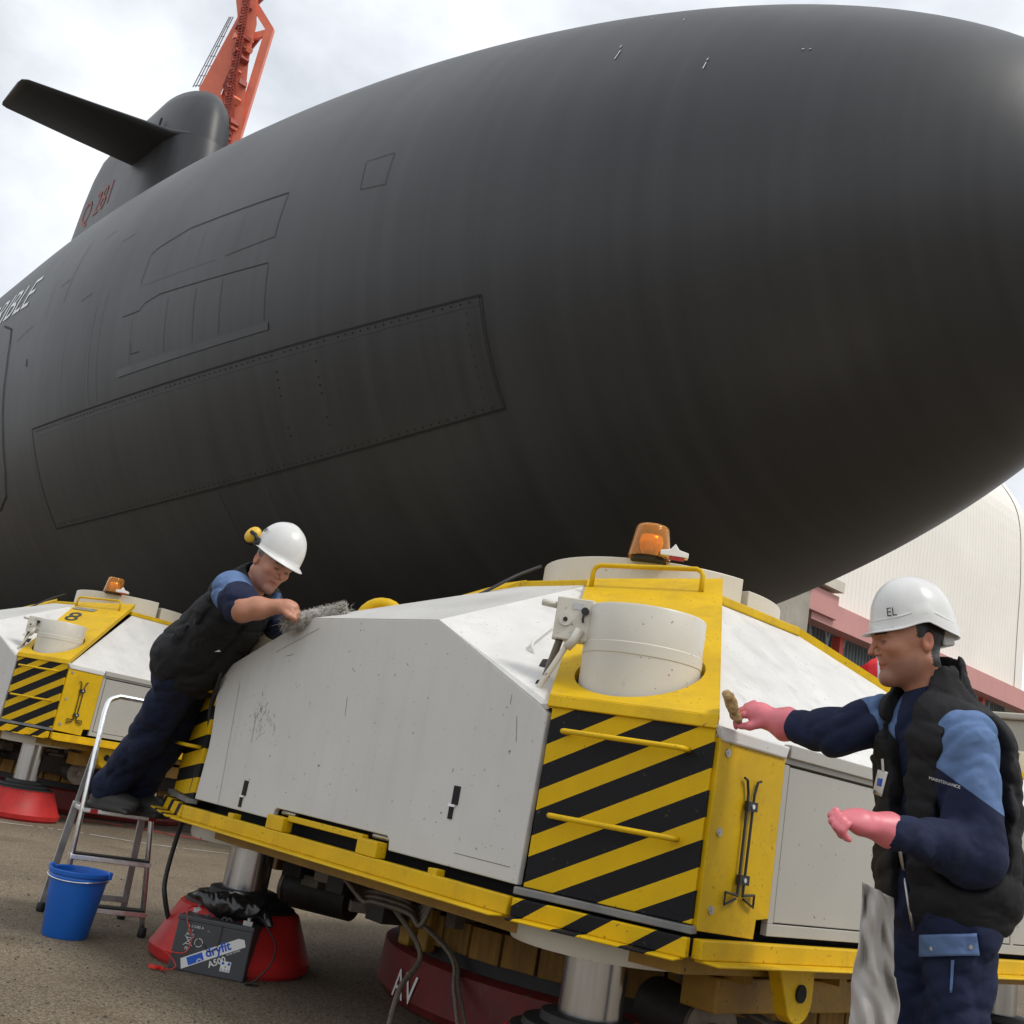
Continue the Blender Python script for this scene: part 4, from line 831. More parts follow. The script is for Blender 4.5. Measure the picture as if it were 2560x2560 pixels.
b = MB(); b.box(c, (wd+.01, .26, .022), R_); plf = b.build('platform', M['alu'], ldr, bevel=.004)
b = MB(); b.box(c+lf*.128+ll*.12, (.035, .012, .020), R_); b.build('red_hinge', M['red'], plf)
b = MB(); b.box(c+lf*.128-ll*.17, (.035, .012, .020), R_); b.build('red_hinge', M['red'], plf)
for side in (0, 1):
    top = rail(H3+.02, side)-lf*.18; ft = (rail(0, side)-lf*.46); ft[2] = .02
    b = MB(); b.beam(top, ft, .022, .034, up=tuple(ll)); b.build('rear_leg', M['aludark'], ldr, bevel=.002)
    b = MB(); b.beam(top, rail(H3+.30, side)-lf*.02, .012, .02, up=tuple(ll)); b.build('side_brace', M['aludark'], ldr)
    for P in (rail(.0, side), ft):
        b = MB(); P = np.array((P[0], P[1], 0)); b.lathe([(.018, .045), (.021, .04), (.022, .008), (.018, 0)], tuple(P), 14); b.build('rubber_foot', M['black'], ldr, True, angle=40)
b = MB(); q0 = rail(0,0)-lf*.43; q1 = rail(0,1)-lf*.43; q0[2] = q1[2] = .10; b.beam(q0, q1, .018, .03); b.build('rear_brace', M['aludark'], ldr)
# ================================================================== BUCKET
bk = gnd(160, 2340); bk[2] = 0
bu = thing('bucket', 'blue plastic bucket with a wire handle in front of the step ladder', 'bucket', tuple(bk))
b = MB(); b.lathe([(.096, .0), (.100, .004), (.128, .272), (.137, .274), (.139, .290), (.133, .292), (.124, .288), (.096, .012), (.02, .010)], (0,0,0), 56); b.build('shell', M['bucket'], bu, True, angle=40)
b = MB(); b.lathe([(.126,.25),(.131,.252),(.132,.262),(.129,.266)], (0,0,0), 56, close=False); b.build('rim_rib', M['bucket'], bu, True)
hx = np.array((CR[0], CR[1], 0)); hx /= np.linalg.norm(hx); hy = np.array((-hx[1], hx[0], 0))
b = MB(); b.tube([hx*.139*math.cos(t)-hy*.134*math.sin(t)+np.array((0,0,.268-.018*math.sin(t))) for t in np.linspace(0, math.pi, 24)], .0028, 6); b.build('wire_handle', M['alu'], bu, True)
for s_ in (-1, 1):
    b = MB(); b.box(hx*s_*.137+np.array((0,0,.286)), (.028, .02, .034)); b.build('handle_ear', M['bucket'], bu, bevel=.006)
# ================================================================== BATTERY
B0, B1 = gnd(417, 2421), gnd(606, 2458); bx = (B1-B0); bw = np.linalg.norm(bx); bx /= bw; by = np.array((-bx[1], bx[0], 0)); BH = .225; BD = .172
bt = thing('battery', 'dark grey lead battery with a white diagonal label against the red jack foot', 'battery', tuple((B0+B1)/2+by*BD/2))
RB = Matrix((V(bx), V(by), Vector((0,0,1)))).transposed().to_4x4()
def bpart(b, name, m, parent=bt, **k):
    o = b.build(name, m, parent, **k); 
    if parent is bt: o.matrix_local = RB
    return o
b = MB(); b.box((0, 0, (BH-.02)/2), (bw, BD, BH-.02)); case = bpart(b, 'case', M['battery'], bevel=.006)
b = MB(); b.box((0, 0, BH-.012), (bw+.006, BD+.006, .022)); bpart(b, 'lid', M['battery'], bevel=.005)
for x_, y_ in ((-.125, .05), (.13, -.05)):
    b = MB(); b.box((x_, y_, BH+.008), (.04, .035, .02)); b.cyl((x_, y_, BH+.015), (x_, y_, BH+.03), .009, n=12); bpart(b, 'terminal', M['aludark'])
for x_ in (-.04, .03, .05):
    b = MB(); b.tube([(x_+.012*math.cos(t), -.075, BH+.004+.012*math.sin(t)) for t in np.linspace(0, math.pi, 8)], .004, 6); bpart(b, 'lid_loop', M['battery'])
fy = -BD/2-.0015
def tilt(x, z, a=math.radians(27.5), c=(.012, .095)): return (c[0]+x*math.cos(a)-z*math.sin(a), fy, c[1]+x*math.sin(a)+z*math.cos(a))
b = MB(); b.add([tilt(x, z) for x, z in ((-.145,-.021),(-.137,.021),(.122,.021),(.145,.008),(.142,-.021),(-.12,-.021))], [(0,1,2,3,4,5)]); lbl = bpart(b, 'diagonal_label', M['print'])
def bt_text(txt, size, x0, z0, m, dy=.0006, bold=0, skew=True, sx=1):
    vs, fs = text_mb(txt, size, 0, bold); b = MB()
    P = [tilt(x0+v.x*sx, z0+v.y) if skew else (x0+v.x*sx, fy, z0+v.y) for v in vs]; b.add([(p[0], fy-dy, p[2]) for p in P], fs); return bpart(b, 'lettering', m)
b = MB(); b.add([(p[0], fy-.0006, p[2]) for p in (tilt(-.112,-.017), tilt(-.042,-.017), tilt(-.042,.016), tilt(-.112,.016))], [(0,1,2,3)]); bpart(b, 'logo_block', M['blueprint'])
b = MB()
for k_ in range(9):
    t = math.pi*k_/8; c_, s_ = math.cos(t), math.sin(t); p = lambda r, dt: tilt(-.062+r*math.cos(t+dt), -.017+r*math.sin(t+dt)); q = [p(.008,-.25), p(.016,0), p(.008,.25)]; b.add([(v[0], fy-.0012, v[2]) for v in q], [(0,1,2)])
bpart(b, 'logo_sun', M['print'])
bt_text('dryfit', .052, -.030, -.010, M['blueprint'], bold=.0016)
bt_text('A500', .036, -.030, -.053, M['print'], bold=.0007)
bt_text('SOLAR POWER', .009, .055, -.030, M['print'], bold=.0001)
bt_text('A 512/85 A', .015, -.118, .180, M['print'], skew=False); bt_text('12 V', .015, -.118, .163, M['print'], skew=False); bt_text('85 Ah', .015, -.118, .147, M['print'], skew=False); bt_text('Pb', .018, -.112, .088, M['print'], skew=False); bt_text('+ -', .012, -.03, .172, M['print'], skew=False)
b = MB()
for x0, z0, x1, z1 in ((-.122,.105,-.082,.145),(-.082,.105,-.122,.145),(-.115,.138,-.090,.138),(-.112,.112,-.094,.112)): b.beam((x0, fy, z0), (x1, fy, z1), .0022, .0012, up=(0,1,0))
for k_ in range(3):
    t0 = 2*math.pi*k_/3; b.tube([(-.057+.017*math.cos(t), fy, .124+.017*math.sin(t)) for t in np.linspace(t0, t0+1.7, 6)], .0016, 5)
bpart(b, 'recycling_marks', M['print'])
b = MB(); b.add([(x, fy-.0004, z) for x, z in ((.058,.030),(.102,.030),(.102,.072),(.058,.072))], [(0,1,2,3)]); bpart(b, 'warning_label', M['print'])
b = MB()
for x_ in (.067, .093): b.add([(x_+.0062*math.cos(t), fy-.001, .063+.0062*math.sin(t)) for t in np.linspace(0, 2*math.pi, 16)[:-1]], [tuple(range(15))])
bpart(b, 'warning_dots', M['blueprint'])
b = MB()
for x_, z_ in ((.080,.052),(.066,.038),(.080,.038),(.094,.038)): b.add([(x_-.006, fy-.001, z_-.005), (x_+.006, fy-.001, z_-.005), (x_, fy-.001, z_+.006)], [(0,1,2)])
bpart(b, 'warning_triangles', M['aludark'])
# ================================================================== WIRES AND ROPES
def wire(name, pts, r, m, label, n=8, cat='cable'):
    P = curve_pts(pts, 8); o0 = np.array(P[0]); b = MB(); b.tube([p for p in P], r, n); return tag(b.build(name, m, None, True), label, cat)
def bl_(x, y, z): return np.array(bt.location)+np.array(RB.to_3x3() @ Vector((x, y, z)))
pc = [(-1.03,-1.965,1.30), at(548,1700,5.02), at(527,1770,5.06), at(520,1860,5.06), at(492,1930,5.05), at(470,2010,5.05), at(440,2100,5.05), at(415,2190,5.0), at(412,2240,4.95), at(428,2310,4.95), bl_(-.165,.10,.12), bl_(-.15,.13,.20), bl_(-.125,.06,BH+.02)]
wire('power_cable', pc, .011, M['black'], 'thick black cable running down the transporter edge to the battery')
wire('red_wire', [bl_(-.11,.05,BH+.03), bl_(-.15,-.03,BH+.02), bl_(-.12,-.10,.20), bl_(-.085,-.105,.14), bl_(-.10,-.115,.08), bl_(-.19,-.12,.075)], .0026, M['redwire'], 'thin red wire looping over the front of the battery', 6)
wire('red_wire', [bl_(-.19,-.12,.075), bl_(-.14,-.12,.045), bl_(-.12,-.13,.02), bl_(-.15,-.15,.008), bl_(-.185,-.16,.012)], .0026, M['redwire'], 'short red wire ending in a crocodile clip on the asphalt', 6)
b = MB(); c_ = bl_(-.185,-.165,.012); b.box(c_+bx*-.02, (.04, .012, .014), Matrix.Rotation(.3, 3, 'Z')); b.box(c_+bx*.022, (.035, .012, .014), Matrix.Rotation(-.2, 3, 'Z')); b.cyl(c_+np.array((0,-.01,0)), c_+np.array((0,.01,0)), .009, n=12)
b.v = [(v[0], v[1], max(v[2], .001)) for v in b.v]; o = b.build('crocodile_clip', M['redwire'], bevel=.002); tag(o, 'red crocodile clip lying on the asphalt beside the battery', 'clip')
wire('black_lead', [bl_(.13,-.05,BH+.03), bl_(.17,-.02,BH+.035), bl_(.22,-.03,.215), bl_(.27,-.06,.16), bl_(.27,-.10,.09), bl_(.22,-.12,.02), bl_(.19,-.13,.006), bl_(.24,-.10,.006)], .004, M['black'], 'black lead curling from the battery over the jack foot', 6)
wire('black_wire', [bl_(.03,-.08,BH+.006), bl_(.032,-.093,.19), bl_(.03,-.094,.13), bl_(.015,-.094,.105), bl_(-.01,-.094,.10), bl_(-.03,-.094,.125)], .0016, M['black'], 'thin black wire hanging over the battery label', 6)
r0 = np.array((-.25, -1.40, .47))
wire('rope', [r0, at(1050,2380,4.55), at(1000,2470,4.35), np.append(gnd(965,2590)[:2], .01)], .011, M['rope'], 'single grey rope hanging below the transporter to the left of the pad lettering', cat='rope')
wire('rope', [r0+(.02,0,0), at(1120,2380,4.5), at(1135,2480,4.35), np.append(gnd(1150,2640)[:2], .01)], .008, M['rope'], 'thin rope strand hanging down across the red walking pad', cat='rope')
wire('rope', [r0+(.03,.01,0), at(1128,2380,4.53), at(1148,2480,4.38), np.append(gnd(1175,2640)[:2], .01)], .008, M['rope'], 'second rope strand twisted beside the one across the red walking pad', cat='rope')
# loose grit on the asphalt
gb = MB(); rg = random.Random(9)
for k_ in range(420):
    px, py = rg.uniform(0, 1050), rg.uniform(2060, 2560); P = gnd(px, py); r = rg.uniform(.003, .007)*(1.6 if rg.random() < .06 else 1)
    gb.add([(P[0]+r*math.cos(t)*rg.uniform(.7,1.2), P[1]+r*math.sin(t)*rg.uniform(.7,1.2), .0) for t in (0,1.57,3.14,4.7)]+[(P[0], P[1], r*.8)], [(0,1,4),(1,2,4),(2,3,4),(3,0,4)])
o = gb.build('loose_grit', M['grime']); o['kind'] = 'stuff'; o['label'] = 'small dark bits of grit scattered on the asphalt'; o['category'] = 'grit'
# ================================================================== SDF TOOLKIT (smooth organic shapes)
def nrm(v): v = np.array(v, float); return v/np.linalg.norm(v)
def rcone(P, a, b_, r1, r2):
    a = np.asarray(a, float); ab = np.asarray(b_, float)-a; q = P-a; h = np.clip((q@ab)/(ab@ab), 0, 1); return np.linalg.norm(q-h[..., None]*ab, axis=-1)-(r1+h*(r2-r1))
def ell(P, c, r, F=None):
    q = P-np.asarray(c, float)
    if F is not None: q = q@np.asarray(F, float).T
    r = np.asarray(r, float); k0 = np.linalg.norm(q/r, axis=-1); k1 = np.linalg.norm(q/(r*r), axis=-1)+1e-9; return k0*(k0-1)/k1
def rbox(P, c, h, r, F=None):
    q = P-np.asarray(c, float)
    if F is not None: q = q@np.asarray(F, float).T
    q = np.abs(q)-(np.asarray(h, float)-r); return np.linalg.norm(np.maximum(q, 0), axis=-1)+np.minimum(q.max(-1), 0)-r
def smin(a, b_, k): h = np.clip(.5+.5*(b_-a)/k, 0, 1); return b_+(a-b_)*h-k*h*(1-h)
def smax(a, b_, k): return -smin(-a, -b_, k)
def sun_(k, *ds):
    d = ds[0]
    for e_ in ds[1:]: d = smin(d, e_, k)
    return d
def wob(P, fr, seed, n=5):
    r = np.random.default_rng(seed); o_ = 0
    for _ in range(n):
        k1, k2 = r.normal(size=3)*fr, r.normal(size=3)*fr*.6; o_ = o_+np.sin(P@k1+1.6*np.sin(P@k2+r.uniform(0,6))+r.uniform(0, 6))
    return o_/n
def nets(fn, lo, hi, h):
    lo = np.array(lo, float); n = np.ceil((np.array(hi)-lo)/h).astype(int)+1
    ax_ = [lo[i]+h*np.arange(n[i]) for i in range(3)]; G = np.stack(np.meshgrid(*ax_, indexing='ij'), -1); D = fn(G); S_ = D < 0
    c = tuple(n-1); acc = np.zeros(c+(3,)); cnt = np.zeros(c)
    def sl(a): return tuple(slice(o_, o_+c[i]) for i, o_ in enumerate(a))
    for axs in range(3):
        for u in (0, 1):
            for v in (0, 1):
                o0 = [0,0,0]; oth = [i for i in range(3) if i != axs]; o0[oth[0]], o0[oth[1]] = u, v; o1 = list(o0); o1[axs] = 1
                d0, d1 = D[sl(o0)], D[sl(o1)]; m_ = (d0 < 0) != (d1 < 0); t = np.where(m_, d0/np.where(m_, d0-d1, 1), 0)
                p = np.zeros(c+(3,)); 
                for i in range(3): p[..., i] = o0[i]
                p[..., axs] = t; acc += np.where(m_[..., None], p, 0); cnt += m_
    act = cnt > 0; idx = -np.ones(c, int); idx[act] = np.arange(act.sum()); ijk = np.argwhere(act); vs_ = lo+h*(ijk+acc[act]/cnt[act][:, None]); F = []
    for axs in range(3):
        oth = [i for i in range(3) if i != axs]; a_, b2 = oth; s0 = [slice(None)]*3; s1 = [slice(None)]*3; s0[axs] = slice(0, n[axs]-1); s1[axs] = slice(1, n[axs])
        ch = S_[tuple(s0)] != S_[tuple(s1)]; E = np.argwhere(ch); E = E[(E[:, a_] > 0) & (E[:, b2] > 0) & (E[:, a_] < n[a_]-1) & (E[:, b2] < n[b2]-1)]
        inside = S_[tuple(E.T)]
        def cell(da, db): q = E.copy(); q[:, a_] -= da; q[:, b2] -= db; return idx[tuple(q.T)]
        q = np.stack([cell(1,1), cell(0,1), cell(0,0), cell(1,0)], 1); flip = inside if axs != 1 else ~inside
        q[~flip] = q[~flip][:, ::-1]; F.append(q)
    return vs_, np.concatenate(F)
def sdf_obj(name, fn, lo, hi, h, mats, parent=None, pick=None, M4=None, mask=None):
    vs_, F = nets(fn, lo, hi, h)
    me = bpy.data.meshes.new(name); me.from_pydata(vs_.tolist(), [], F.tolist()); me.update(); me.shade_smooth()
    o = link(name, me, parent, mats)
    if pick is not None:
        cen = vs_[F].mean(1); me.polygons.foreach_set('material_index', np.asarray(pick(cen), int))
    if mask is not None:
        at_ = me.attributes.new('mask', 'FLOAT', 'POINT'); at_.data.foreach_set('value', np.clip(.5+np.asarray(mask(vs_))/.06, 0, 1).astype(np.float32))
    if M4 is not None: me.transform(M4)
    if parent is not None and parent.type == 'EMPTY': me.transform(Matrix.Translation(-parent.location))
    return o
# black plastic bag bundled on the battery
bc = bl_(.03, .02, BH+.055)
def bagf(P):
    q = P-bc; d = sun_(.03, ell(P, bc, (.145,.085,.065), np.array((bx, by, (0,0,1)))), ell(P, bc+bx*-.15+np.array((0,0,.02)), (.05,.035,.03), np.array((bx, by, (0,0,1)))), rcone(P, bc+bx*.12, bc+bx*.17-np.array((0,0,.05)), .05, .03))
    r1 = np.abs(wob(P, 26, 4)); r2 = np.abs(wob(P, 60, 8)); d = d+.020*r1+.008*r2; return np.maximum(d, bt.location.z+BH-.003-P[..., 2]+.0)
o = sdf_obj('plastic_bag', bagf, bc-.25, bc+.25, .005, [M['bag']]); tag(o, 'crumpled black plastic bag lying on top of the battery', 'bag')
# ================================================================== PEOPLE
def frame4(x, z, loc):                        # local x forward, z up
    x = nrm(x); z = np.array(z, float); z = nrm(z-x*(z@x)); y = np.cross(z, x)
    return Matrix(((x[0],y[0],z[0],loc[0]),(x[1],y[1],z[1],loc[1]),(x[2],y[2],z[2],loc[2]),(0,0,0,1)))
def head_fn(P):                                # x forward, y left, z up, origin at the middle of the head, in metres
    Q = P.copy(); Q[..., 1] = np.abs(Q[..., 1])
    d = ell(P, (-.008,0,.035), (.100,.077,.088))
    d = smin(d, ell(P, (.028,0,-.030), (.062,.060,.085)), .03)
    d = smin(d, rcone(Q, (.062,.0,-.093), (-.020,.052,-.055), .022,.020), .03)
    d = smin(d, ell(P, (.078,0,-.096), (.020,.024,.019)), .018)
    d = smin(d, ell(Q, (.060,.040,-.015), (.024,.020,.018)), .02)
    d = smin(d, rcone(Q, (.088,.006,.026), (.070,.046,.024), .011,.009), .012)
    d = smax(d, -ell(Q, (.097,.031,.004), (.019,.020,.013)), .006)
    d = smin(d, ell(Q, (.076,.031,.004), (.0125,.0145,.0105)), .004)
    d = smin(d, rcone(P, (.088,0,.020), (.1125,0,-.021), .0065,.0082), .008)
    d = smin(d, ell(Q, (.097,.0105,-.026), (.011,.007,.0065)), .004)
    d = smin(d, rcone(Q, (.0885,0,-.053), (.076,.022,-.056), .0062,.0035), .004)
    d = smin(d, rcone(Q, (.0865,0,-.065), (.075,.020,-.062), .0070,.0035), .004)
    d = smax(d, -rcone(Q, (.098,0,-.0588), (.082,.024,-.0595), .0016,.0016), .003)
    e_ = ell(Q, (-.020,.076,-.008), (.017,.008,.029), np.array(((.96,0,.25),(0,1,0),(-.25,0,.96))))
    e_ = smax(e_, -ell(Q, (-.017,.085,-.004), (.009,.006,.016)), .004); d = smin(d, e_, .006)
    d = smin(d, rcone(P, (-.022,0,-.05), (-.040,0,-.19), .054,.060), .03)
    return d
def make_head(root, F4, hair, stub):
    o = sdf_obj('head', head_fn, (-.13,-.11,-.21), (.13,.11,.135), .0034, [hair], root)
    C_ = np.array([v.co for v in o.data.vertices])+np.array(root.location); x, y, z = C_[:, 0], np.abs(C_[:, 1]), C_[:, 2]
    S = lambda v_, a, b_: np.clip((v_-a)/(b_-a), 0, 1)
    hl_ = np.maximum.reduce([S(z, .042, .054)*(x < .05), S(-x, .018, .036)*S(z, -.085, -.070), S(-x, -.016, .0)*S(z, -.004, .012)*S(y, .045, .056)]); hl_ *= 1-S(y, .0785, .081)*(z < .035)
    brow = S(.0045-np.abs(z-.0285+.10*np.maximum(0, y-.035)), -.002, .002)*S(x, .062, .070)*S(y, .008, .013)*(1-S(y, .048, .054))*.8
    eye = S(.0032-np.abs(z-.0045), -.0018, .0018)*S(x, .074, .080)*S(y, .018, .022)*(1-S(y, .040, .045))*.85
    lip = S(.0105-np.abs(z+.0588), -.003, .004)*S(x, .074, .082)*(1-S(y, .018, .026)); lip = np.maximum(lip, 0)
    line = S(.0018-np.abs(z+.0588), -.0012, .0012)*S(x, .074, .080)*(1-S(y, .020, .025))*.6
    stb = S(-z, .030, .062)*S(x, -.02, .02)*(1-S(-z, .105, .125))*stub; red = np.maximum.reduce([S(y, .076, .081)*.8, S(x, .098, .108)*.7, S(.022-np.hypot(y-.045, z+.018), 0, .022)*(x > .04)*.6])
    for nm, vals in (('hair', np.maximum(hl_, brow)), ('eye', np.maximum(eye, line)), ('lip', lip), ('stub', stb), ('red', red)):
        at_ = o.data.attributes.new(nm, 'FLOAT', 'POINT'); at_.data.foreach_set('value', vals.astype(np.float32))
    o.data.transform(Matrix.Translation(-root.location) @ F4 @ Matrix.Translation(root.location)); return o
def helmet(root, F4, style):
    b = MB(); nu, nv = 72, 22
    def fn(u, v):
        a = 2*math.pi*u; ca, sa = math.cos(a), math.sin(a); fr = max(0, ca)
        low = -.012 if style == 1 else (-.026 - .030*max(0, -ca)**.8 + .016*math.exp(-((abs((a+math.pi) % (2*math.pi)-math.pi)-1.5)/.42)**2) - .006*fr)
        if v < .8:
            t = (v/.8)*math.pi/2; rr = math.sin(t)**.9; rx, ry, rz = (.126, .103, .142) if style == 1 else (.128, .104, .128)
            x, y, z = rx*rr*ca, ry*rr*sa, low+(rz-low)*math.cos(t)**.82 if t < math.pi/2-1e-6 else low
            if style == 2:
                rid = math.exp(-((y/.035)**4)); z += .007*rid*(1 if t < 1.25 else 0)
                if z < low+.034: x *= 1.035; y *= 1.035
            else: z += .004*math.exp(-((y/.018)**2))*(1 if t < 1.2 else 0)
        else:
            k = (v-.8)/.2; rx, ry = (.126, .103) if style == 1 else (.1325, .1077)
            br = (.004+.040*fr**2.2+.008*(1-fr)) if style == 1 else (.002+.030*max(0, ca)**3)
            x, y, z = (rx+br*k)*ca, (ry+br*k*.8)*sa, low-(.010*k if style == 2 else .014*k*fr+.003*k)
        return (x-.004, y, z)
    k_ = 1.0 if style == 1 else .90
    b.grid(fn, nu, nv, True); b.v = [tuple(F4 @ (Vector(v)*k_)-root.location) for v in b.v]
    o = b.build('hard_hat', M['helmet'], root, True); s_ = o.modifiers.new('s', 'SOLIDIFY'); s_.thickness = .003; s_.offset = -1
    return o
def glove_fn(wr, kn, curl, side, r=.030, spread=.018, grip=False):
    # hand: wrist, knuckle centre, curl direction (fingers bend towards), side direction (towards the thumb)
    wr, kn = np.array(wr), np.array(kn); f = nrm(kn-wr); side = nrm(side-f*(np.dot(side, f))); curl = nrm(curl-f*np.dot(curl, f))
    def fn(P):
        d = sun_(.02, rcone(P, wr, wr+(kn-wr)*.5, .027, .030), ell(P, (wr+kn*1.4)/2.4, (.050,.038,.023), np.array((f, side, np.cross(f, side)))))
        for i, ln in enumerate((.78, .95, 1.0, .85)):
            k0 = kn+side*(.029-.0195*i)-f*.004*abs(i-1.3); a_ = .6 if grip else .45
            k1 = k0+(f*a_+curl*(1-a_*.6))*(.036 if grip else .026)*ln; k2 = k1+(curl*.75-f*(.1 if grip else .85))*(.027 if grip else .022)*ln; k3 = k2+(-f*.6 + curl*.2 if not grip else curl*.8-f*.3)*.020*ln
            d = smin(d, sun_(.004, rcone(P, k0, k1, .0096, .0090), rcone(P, k1, k2, .0090, .0082), rcone(P, k2, k3, .0082, .0072)), .002)
        t0 = wr+(kn-wr)*.35+side*.026; t1 = t0+f*.030+side*.018+curl*.012; t2 = t1+f*.026+curl*.016-side*.004
        return smin(d, sun_(.006, rcone(P, t0, t1, .014, .0125), rcone(P, t1, t2, .0125, .010)), .010)
    return fn
def folds(P, a, b_, c, sp, amp, wdt, seed):
    # creases running round a limb a-b, strongest near the point c
    ax_ = nrm(np.array(b_)-np.array(a)); q = P-np.array(a); h = q@ax_; w_ = np.exp(-(np.linalg.norm(P-np.array(c), axis=-1)/wdt)**2); tl = np.cross(ax_, (0.3, 0.5, 0.8))
    s_ = np.sin(math.pi*(h+.6*(q@nrm(tl)))/(sp*1.5)+4.5*wob(P, 4.5, seed)); m_ = np.clip(.35+1.6*wob(P, 6, seed+2), 0, 1); return 1.6*amp*w_*m_*(1-np.abs(s_))**1.7
def crease(P, fr, seed, amp): return amp*np.clip(1-2.8*np.abs(wob(P, fr, seed, 3)), 0, 1)**1.4
from mathutils.bvhtree import BVHTree
def caster(objs):
    tr = []
    for o in objs:
        off = o.parent.location if o.parent else Vector(); me = o.data
        tr.append(BVHTree.FromPolygons([v.co+off for v in me.vertices], [tuple(q.vertices) for q in me.polygons]))
    def cast(px, py, lift=.003, dflt=2.75):
        o_, d = ray(px, py); L_ = np.linalg.norm(d); best = None
        for t in tr:
            h = t.ray_cast(V(o_), V(d/L_), 30)
            if h[0] is not None and (best is None or h[3] < best): best = h[3]
        if best is None: return at(px, py, dflt)
        return o_+d/L_*(best-lift)
    return cast
def ppx(c):
    q = c-CAM; w_ = q@CF; return 1280+FPX*(q@CR)/w_, 1280-FPX*(q@CU)/w_
def box_of(pts, pad): P = np.array(pts); return P.min(0)-pad, P.max(0)+pad
# ------------------------------------------------------------------ worker at the grey side
def worker_right():
    hipc = at(2352, 2275, 2.93); F = nrm(np.array((-.30,-.955,0))); Lf = np.array((-F[1], F[0], 0)); UP = np.array((0,0,1.))
    base = np.array((hipc[0], hipc[1], 0)); root = thing('person', 'worker in black padded vest and pink rubber gloves wiping the transporter with a sponge', 'person', tuple(base+(0,0,0)), 'workers in white hard hats')
    neck = at(2325, 1722, 3.04); chest = at(2358, 1925, 2.99); sh_l = at(2415, 1850, 2.86); sh_r = at(2205, 1800, 3.12)
    el_l = at(2430, 2135, 2.78); wr_l = at(2210, 2072, 2.66); kn_l = at(2098, 2042, 2.63)
    el_r = at(2080, 1832, 3.10); wr_r = at(1945, 1806, 3.22); kn_r = at(1868, 1770, 3.275)
    hl, hr = hipc+Lf*.072-UP*.02, hipc-Lf*.072-UP*.02
    al, ar = np.array((base[0]+Lf[0]*.10+.02, base[1]+Lf[1]*.10+.03, .09)), np.array((base[0]-Lf[0]*.10, base[1]-Lf[1]*.10, .09))
    kl, kr = (hl+al)/2+F*.03, (hr+ar)/2+F*.03
    TF = np.array((F, Lf, UP))
    # trousers
    def trs(P):
        d = sun_(.05, ell(P, hipc+UP*.02, (.135,.165,.16), TF), rcone(P, hl, kl, .100, .086), rcone(P, kl, al, .086, .080)); d = smin(d, sun_(.03, rcone(P, hr, kr, .100, .086), rcone(P, kr, ar, .086, .080)), .03)
        return d+crease(P*np.array((1,1,.5)), 10, 203, .011)+crease(P, 16, 204, .005)+folds(P, hl, al, hl-UP*.1, .075, .010, .22, 7)+folds(P, hl, al, kl, .07, .012, .25, 8)+folds(P, hr, ar, kr, .07, .012, .25, 9)
    tr_ = sdf_obj('trousers', trs, *box_of((hipc, al, ar, hl, hr), .22), .008, [M['navy']], root)
    # jacket sleeves and body
    def body(P, g=0):
        return sun_(.06, ell(P, hipc+UP*.10-F*.01, (.145+g,.18+g,.20), TF), ell(P, chest-UP*.10-F*.02, (.145+g,.19+g,.22), TF), rcone(P, sh_l*.82+chest*.18, sh_r*.82+chest*.18, .085+g*.6, .085+g*.6), ell(P, chest+UP*.05, (.125+g,.175+g,.16), TF))
    def sl(P):
        dl = sun_(.03, rcone(P, sh_l, el_l, .084, .082), rcone(P, el_l, wr_l*.93+el_l*.07, .080, .046)); dr = sun_(.03, rcone(P, sh_r, el_r, .075, .066), rcone(P, el_r, wr_r*.86+el_r*.14, .066, .046)); return dl, dr
    def jack(P):
        dl, dr = sl(P); d = smin(body(P, -.030), smin(dl, dr, .01), .03)
        d = smin(d, rcone(P, neck-UP*.07, neck+UP*.012+F*.01, .088, .072), .03); d = smax(d, -rcone(P, neck-UP*.0, neck+UP*.2, .055, .07), .01)
        return d+crease(P, 11, 201, .011)+crease(P, 18, 202, .006)+folds(P, sh_l, el_l, el_l, .055, .010, .16, 16)+folds(P, el_l, wr_l, (el_l+wr_l)/2, .06, .008, .14, 17)+folds(P, sh_r, wr_r, el_r, .055, .010, .18, 18)+folds(P, el_r, wr_r, wr_r, .04, .006, .10, 19)
    def maskj(c):
        dl, dr = sl(c); X_, Y_ = ppx(c); tl = ((c-sh_l)@(el_l-sh_l))/((el_l-sh_l)@(el_l-sh_l)); tr = ((c-sh_r)@(el_r-sh_r))/((el_r-sh_r)@(el_r-sh_r))
        a_ = np.minimum((1903+(X_-2320)*.72-Y_)/950, np.where((dl < .035) & (tl < .95), 1, -1)); b_ = np.minimum((.30-tr)*.2, np.where((dr < .04) & (dr < dl), 1, -1)); return np.maximum(a_, b_)
    jk_ = sdf_obj('jacket', jack, *box_of((hipc, neck, sh_l, sh_r, el_l, wr_l, el_r, wr_r), .16), .0065, [M['jacket']], root, mask=maskj)
    # padded vest
    quilt = lambda P: np.abs(np.sin((P[..., 2]-.25*((P-chest)@F))*math.pi/.10))
    def vestf(P):
        b_ = body(P, .026); d = smin(b_, ell(P, hipc+UP*.06-F*.02, (.165,.195,.15), TF), .05); d = smin(d, rcone(P, neck-UP*.09, neck+UP*.030-F*.012, .118, .096), .05)
        d = smax(d, -rcone(P, neck-UP*.02, neck+UP*.25+F*.03, .068, .088), .008)
        ou = nrm(sh_l-sh_r); d = smax(d, -(np.minimum(rcone(P, sh_l+ou*.035-UP*.01-CF*.02, el_l-CF*.02, .088, .095), rcone(P, el_l-CF*.02, wr_l, .090, .08))), .012); d = smax(d, -(rcone(P, sh_r-ou*.03, el_r, .090, .10)), .015)
        op = np.abs((P-chest)@Lf+.02)-(.022+.13*np.clip((P[..., 2]-chest[2]+.05), 0, .22)); d = smax(d, -np.maximum(op, -((P-chest)@F)+.02), .01)
        d = smax(d, (hipc[2]-.055-.10*((P-hipc)@F))-P[..., 2], .02)
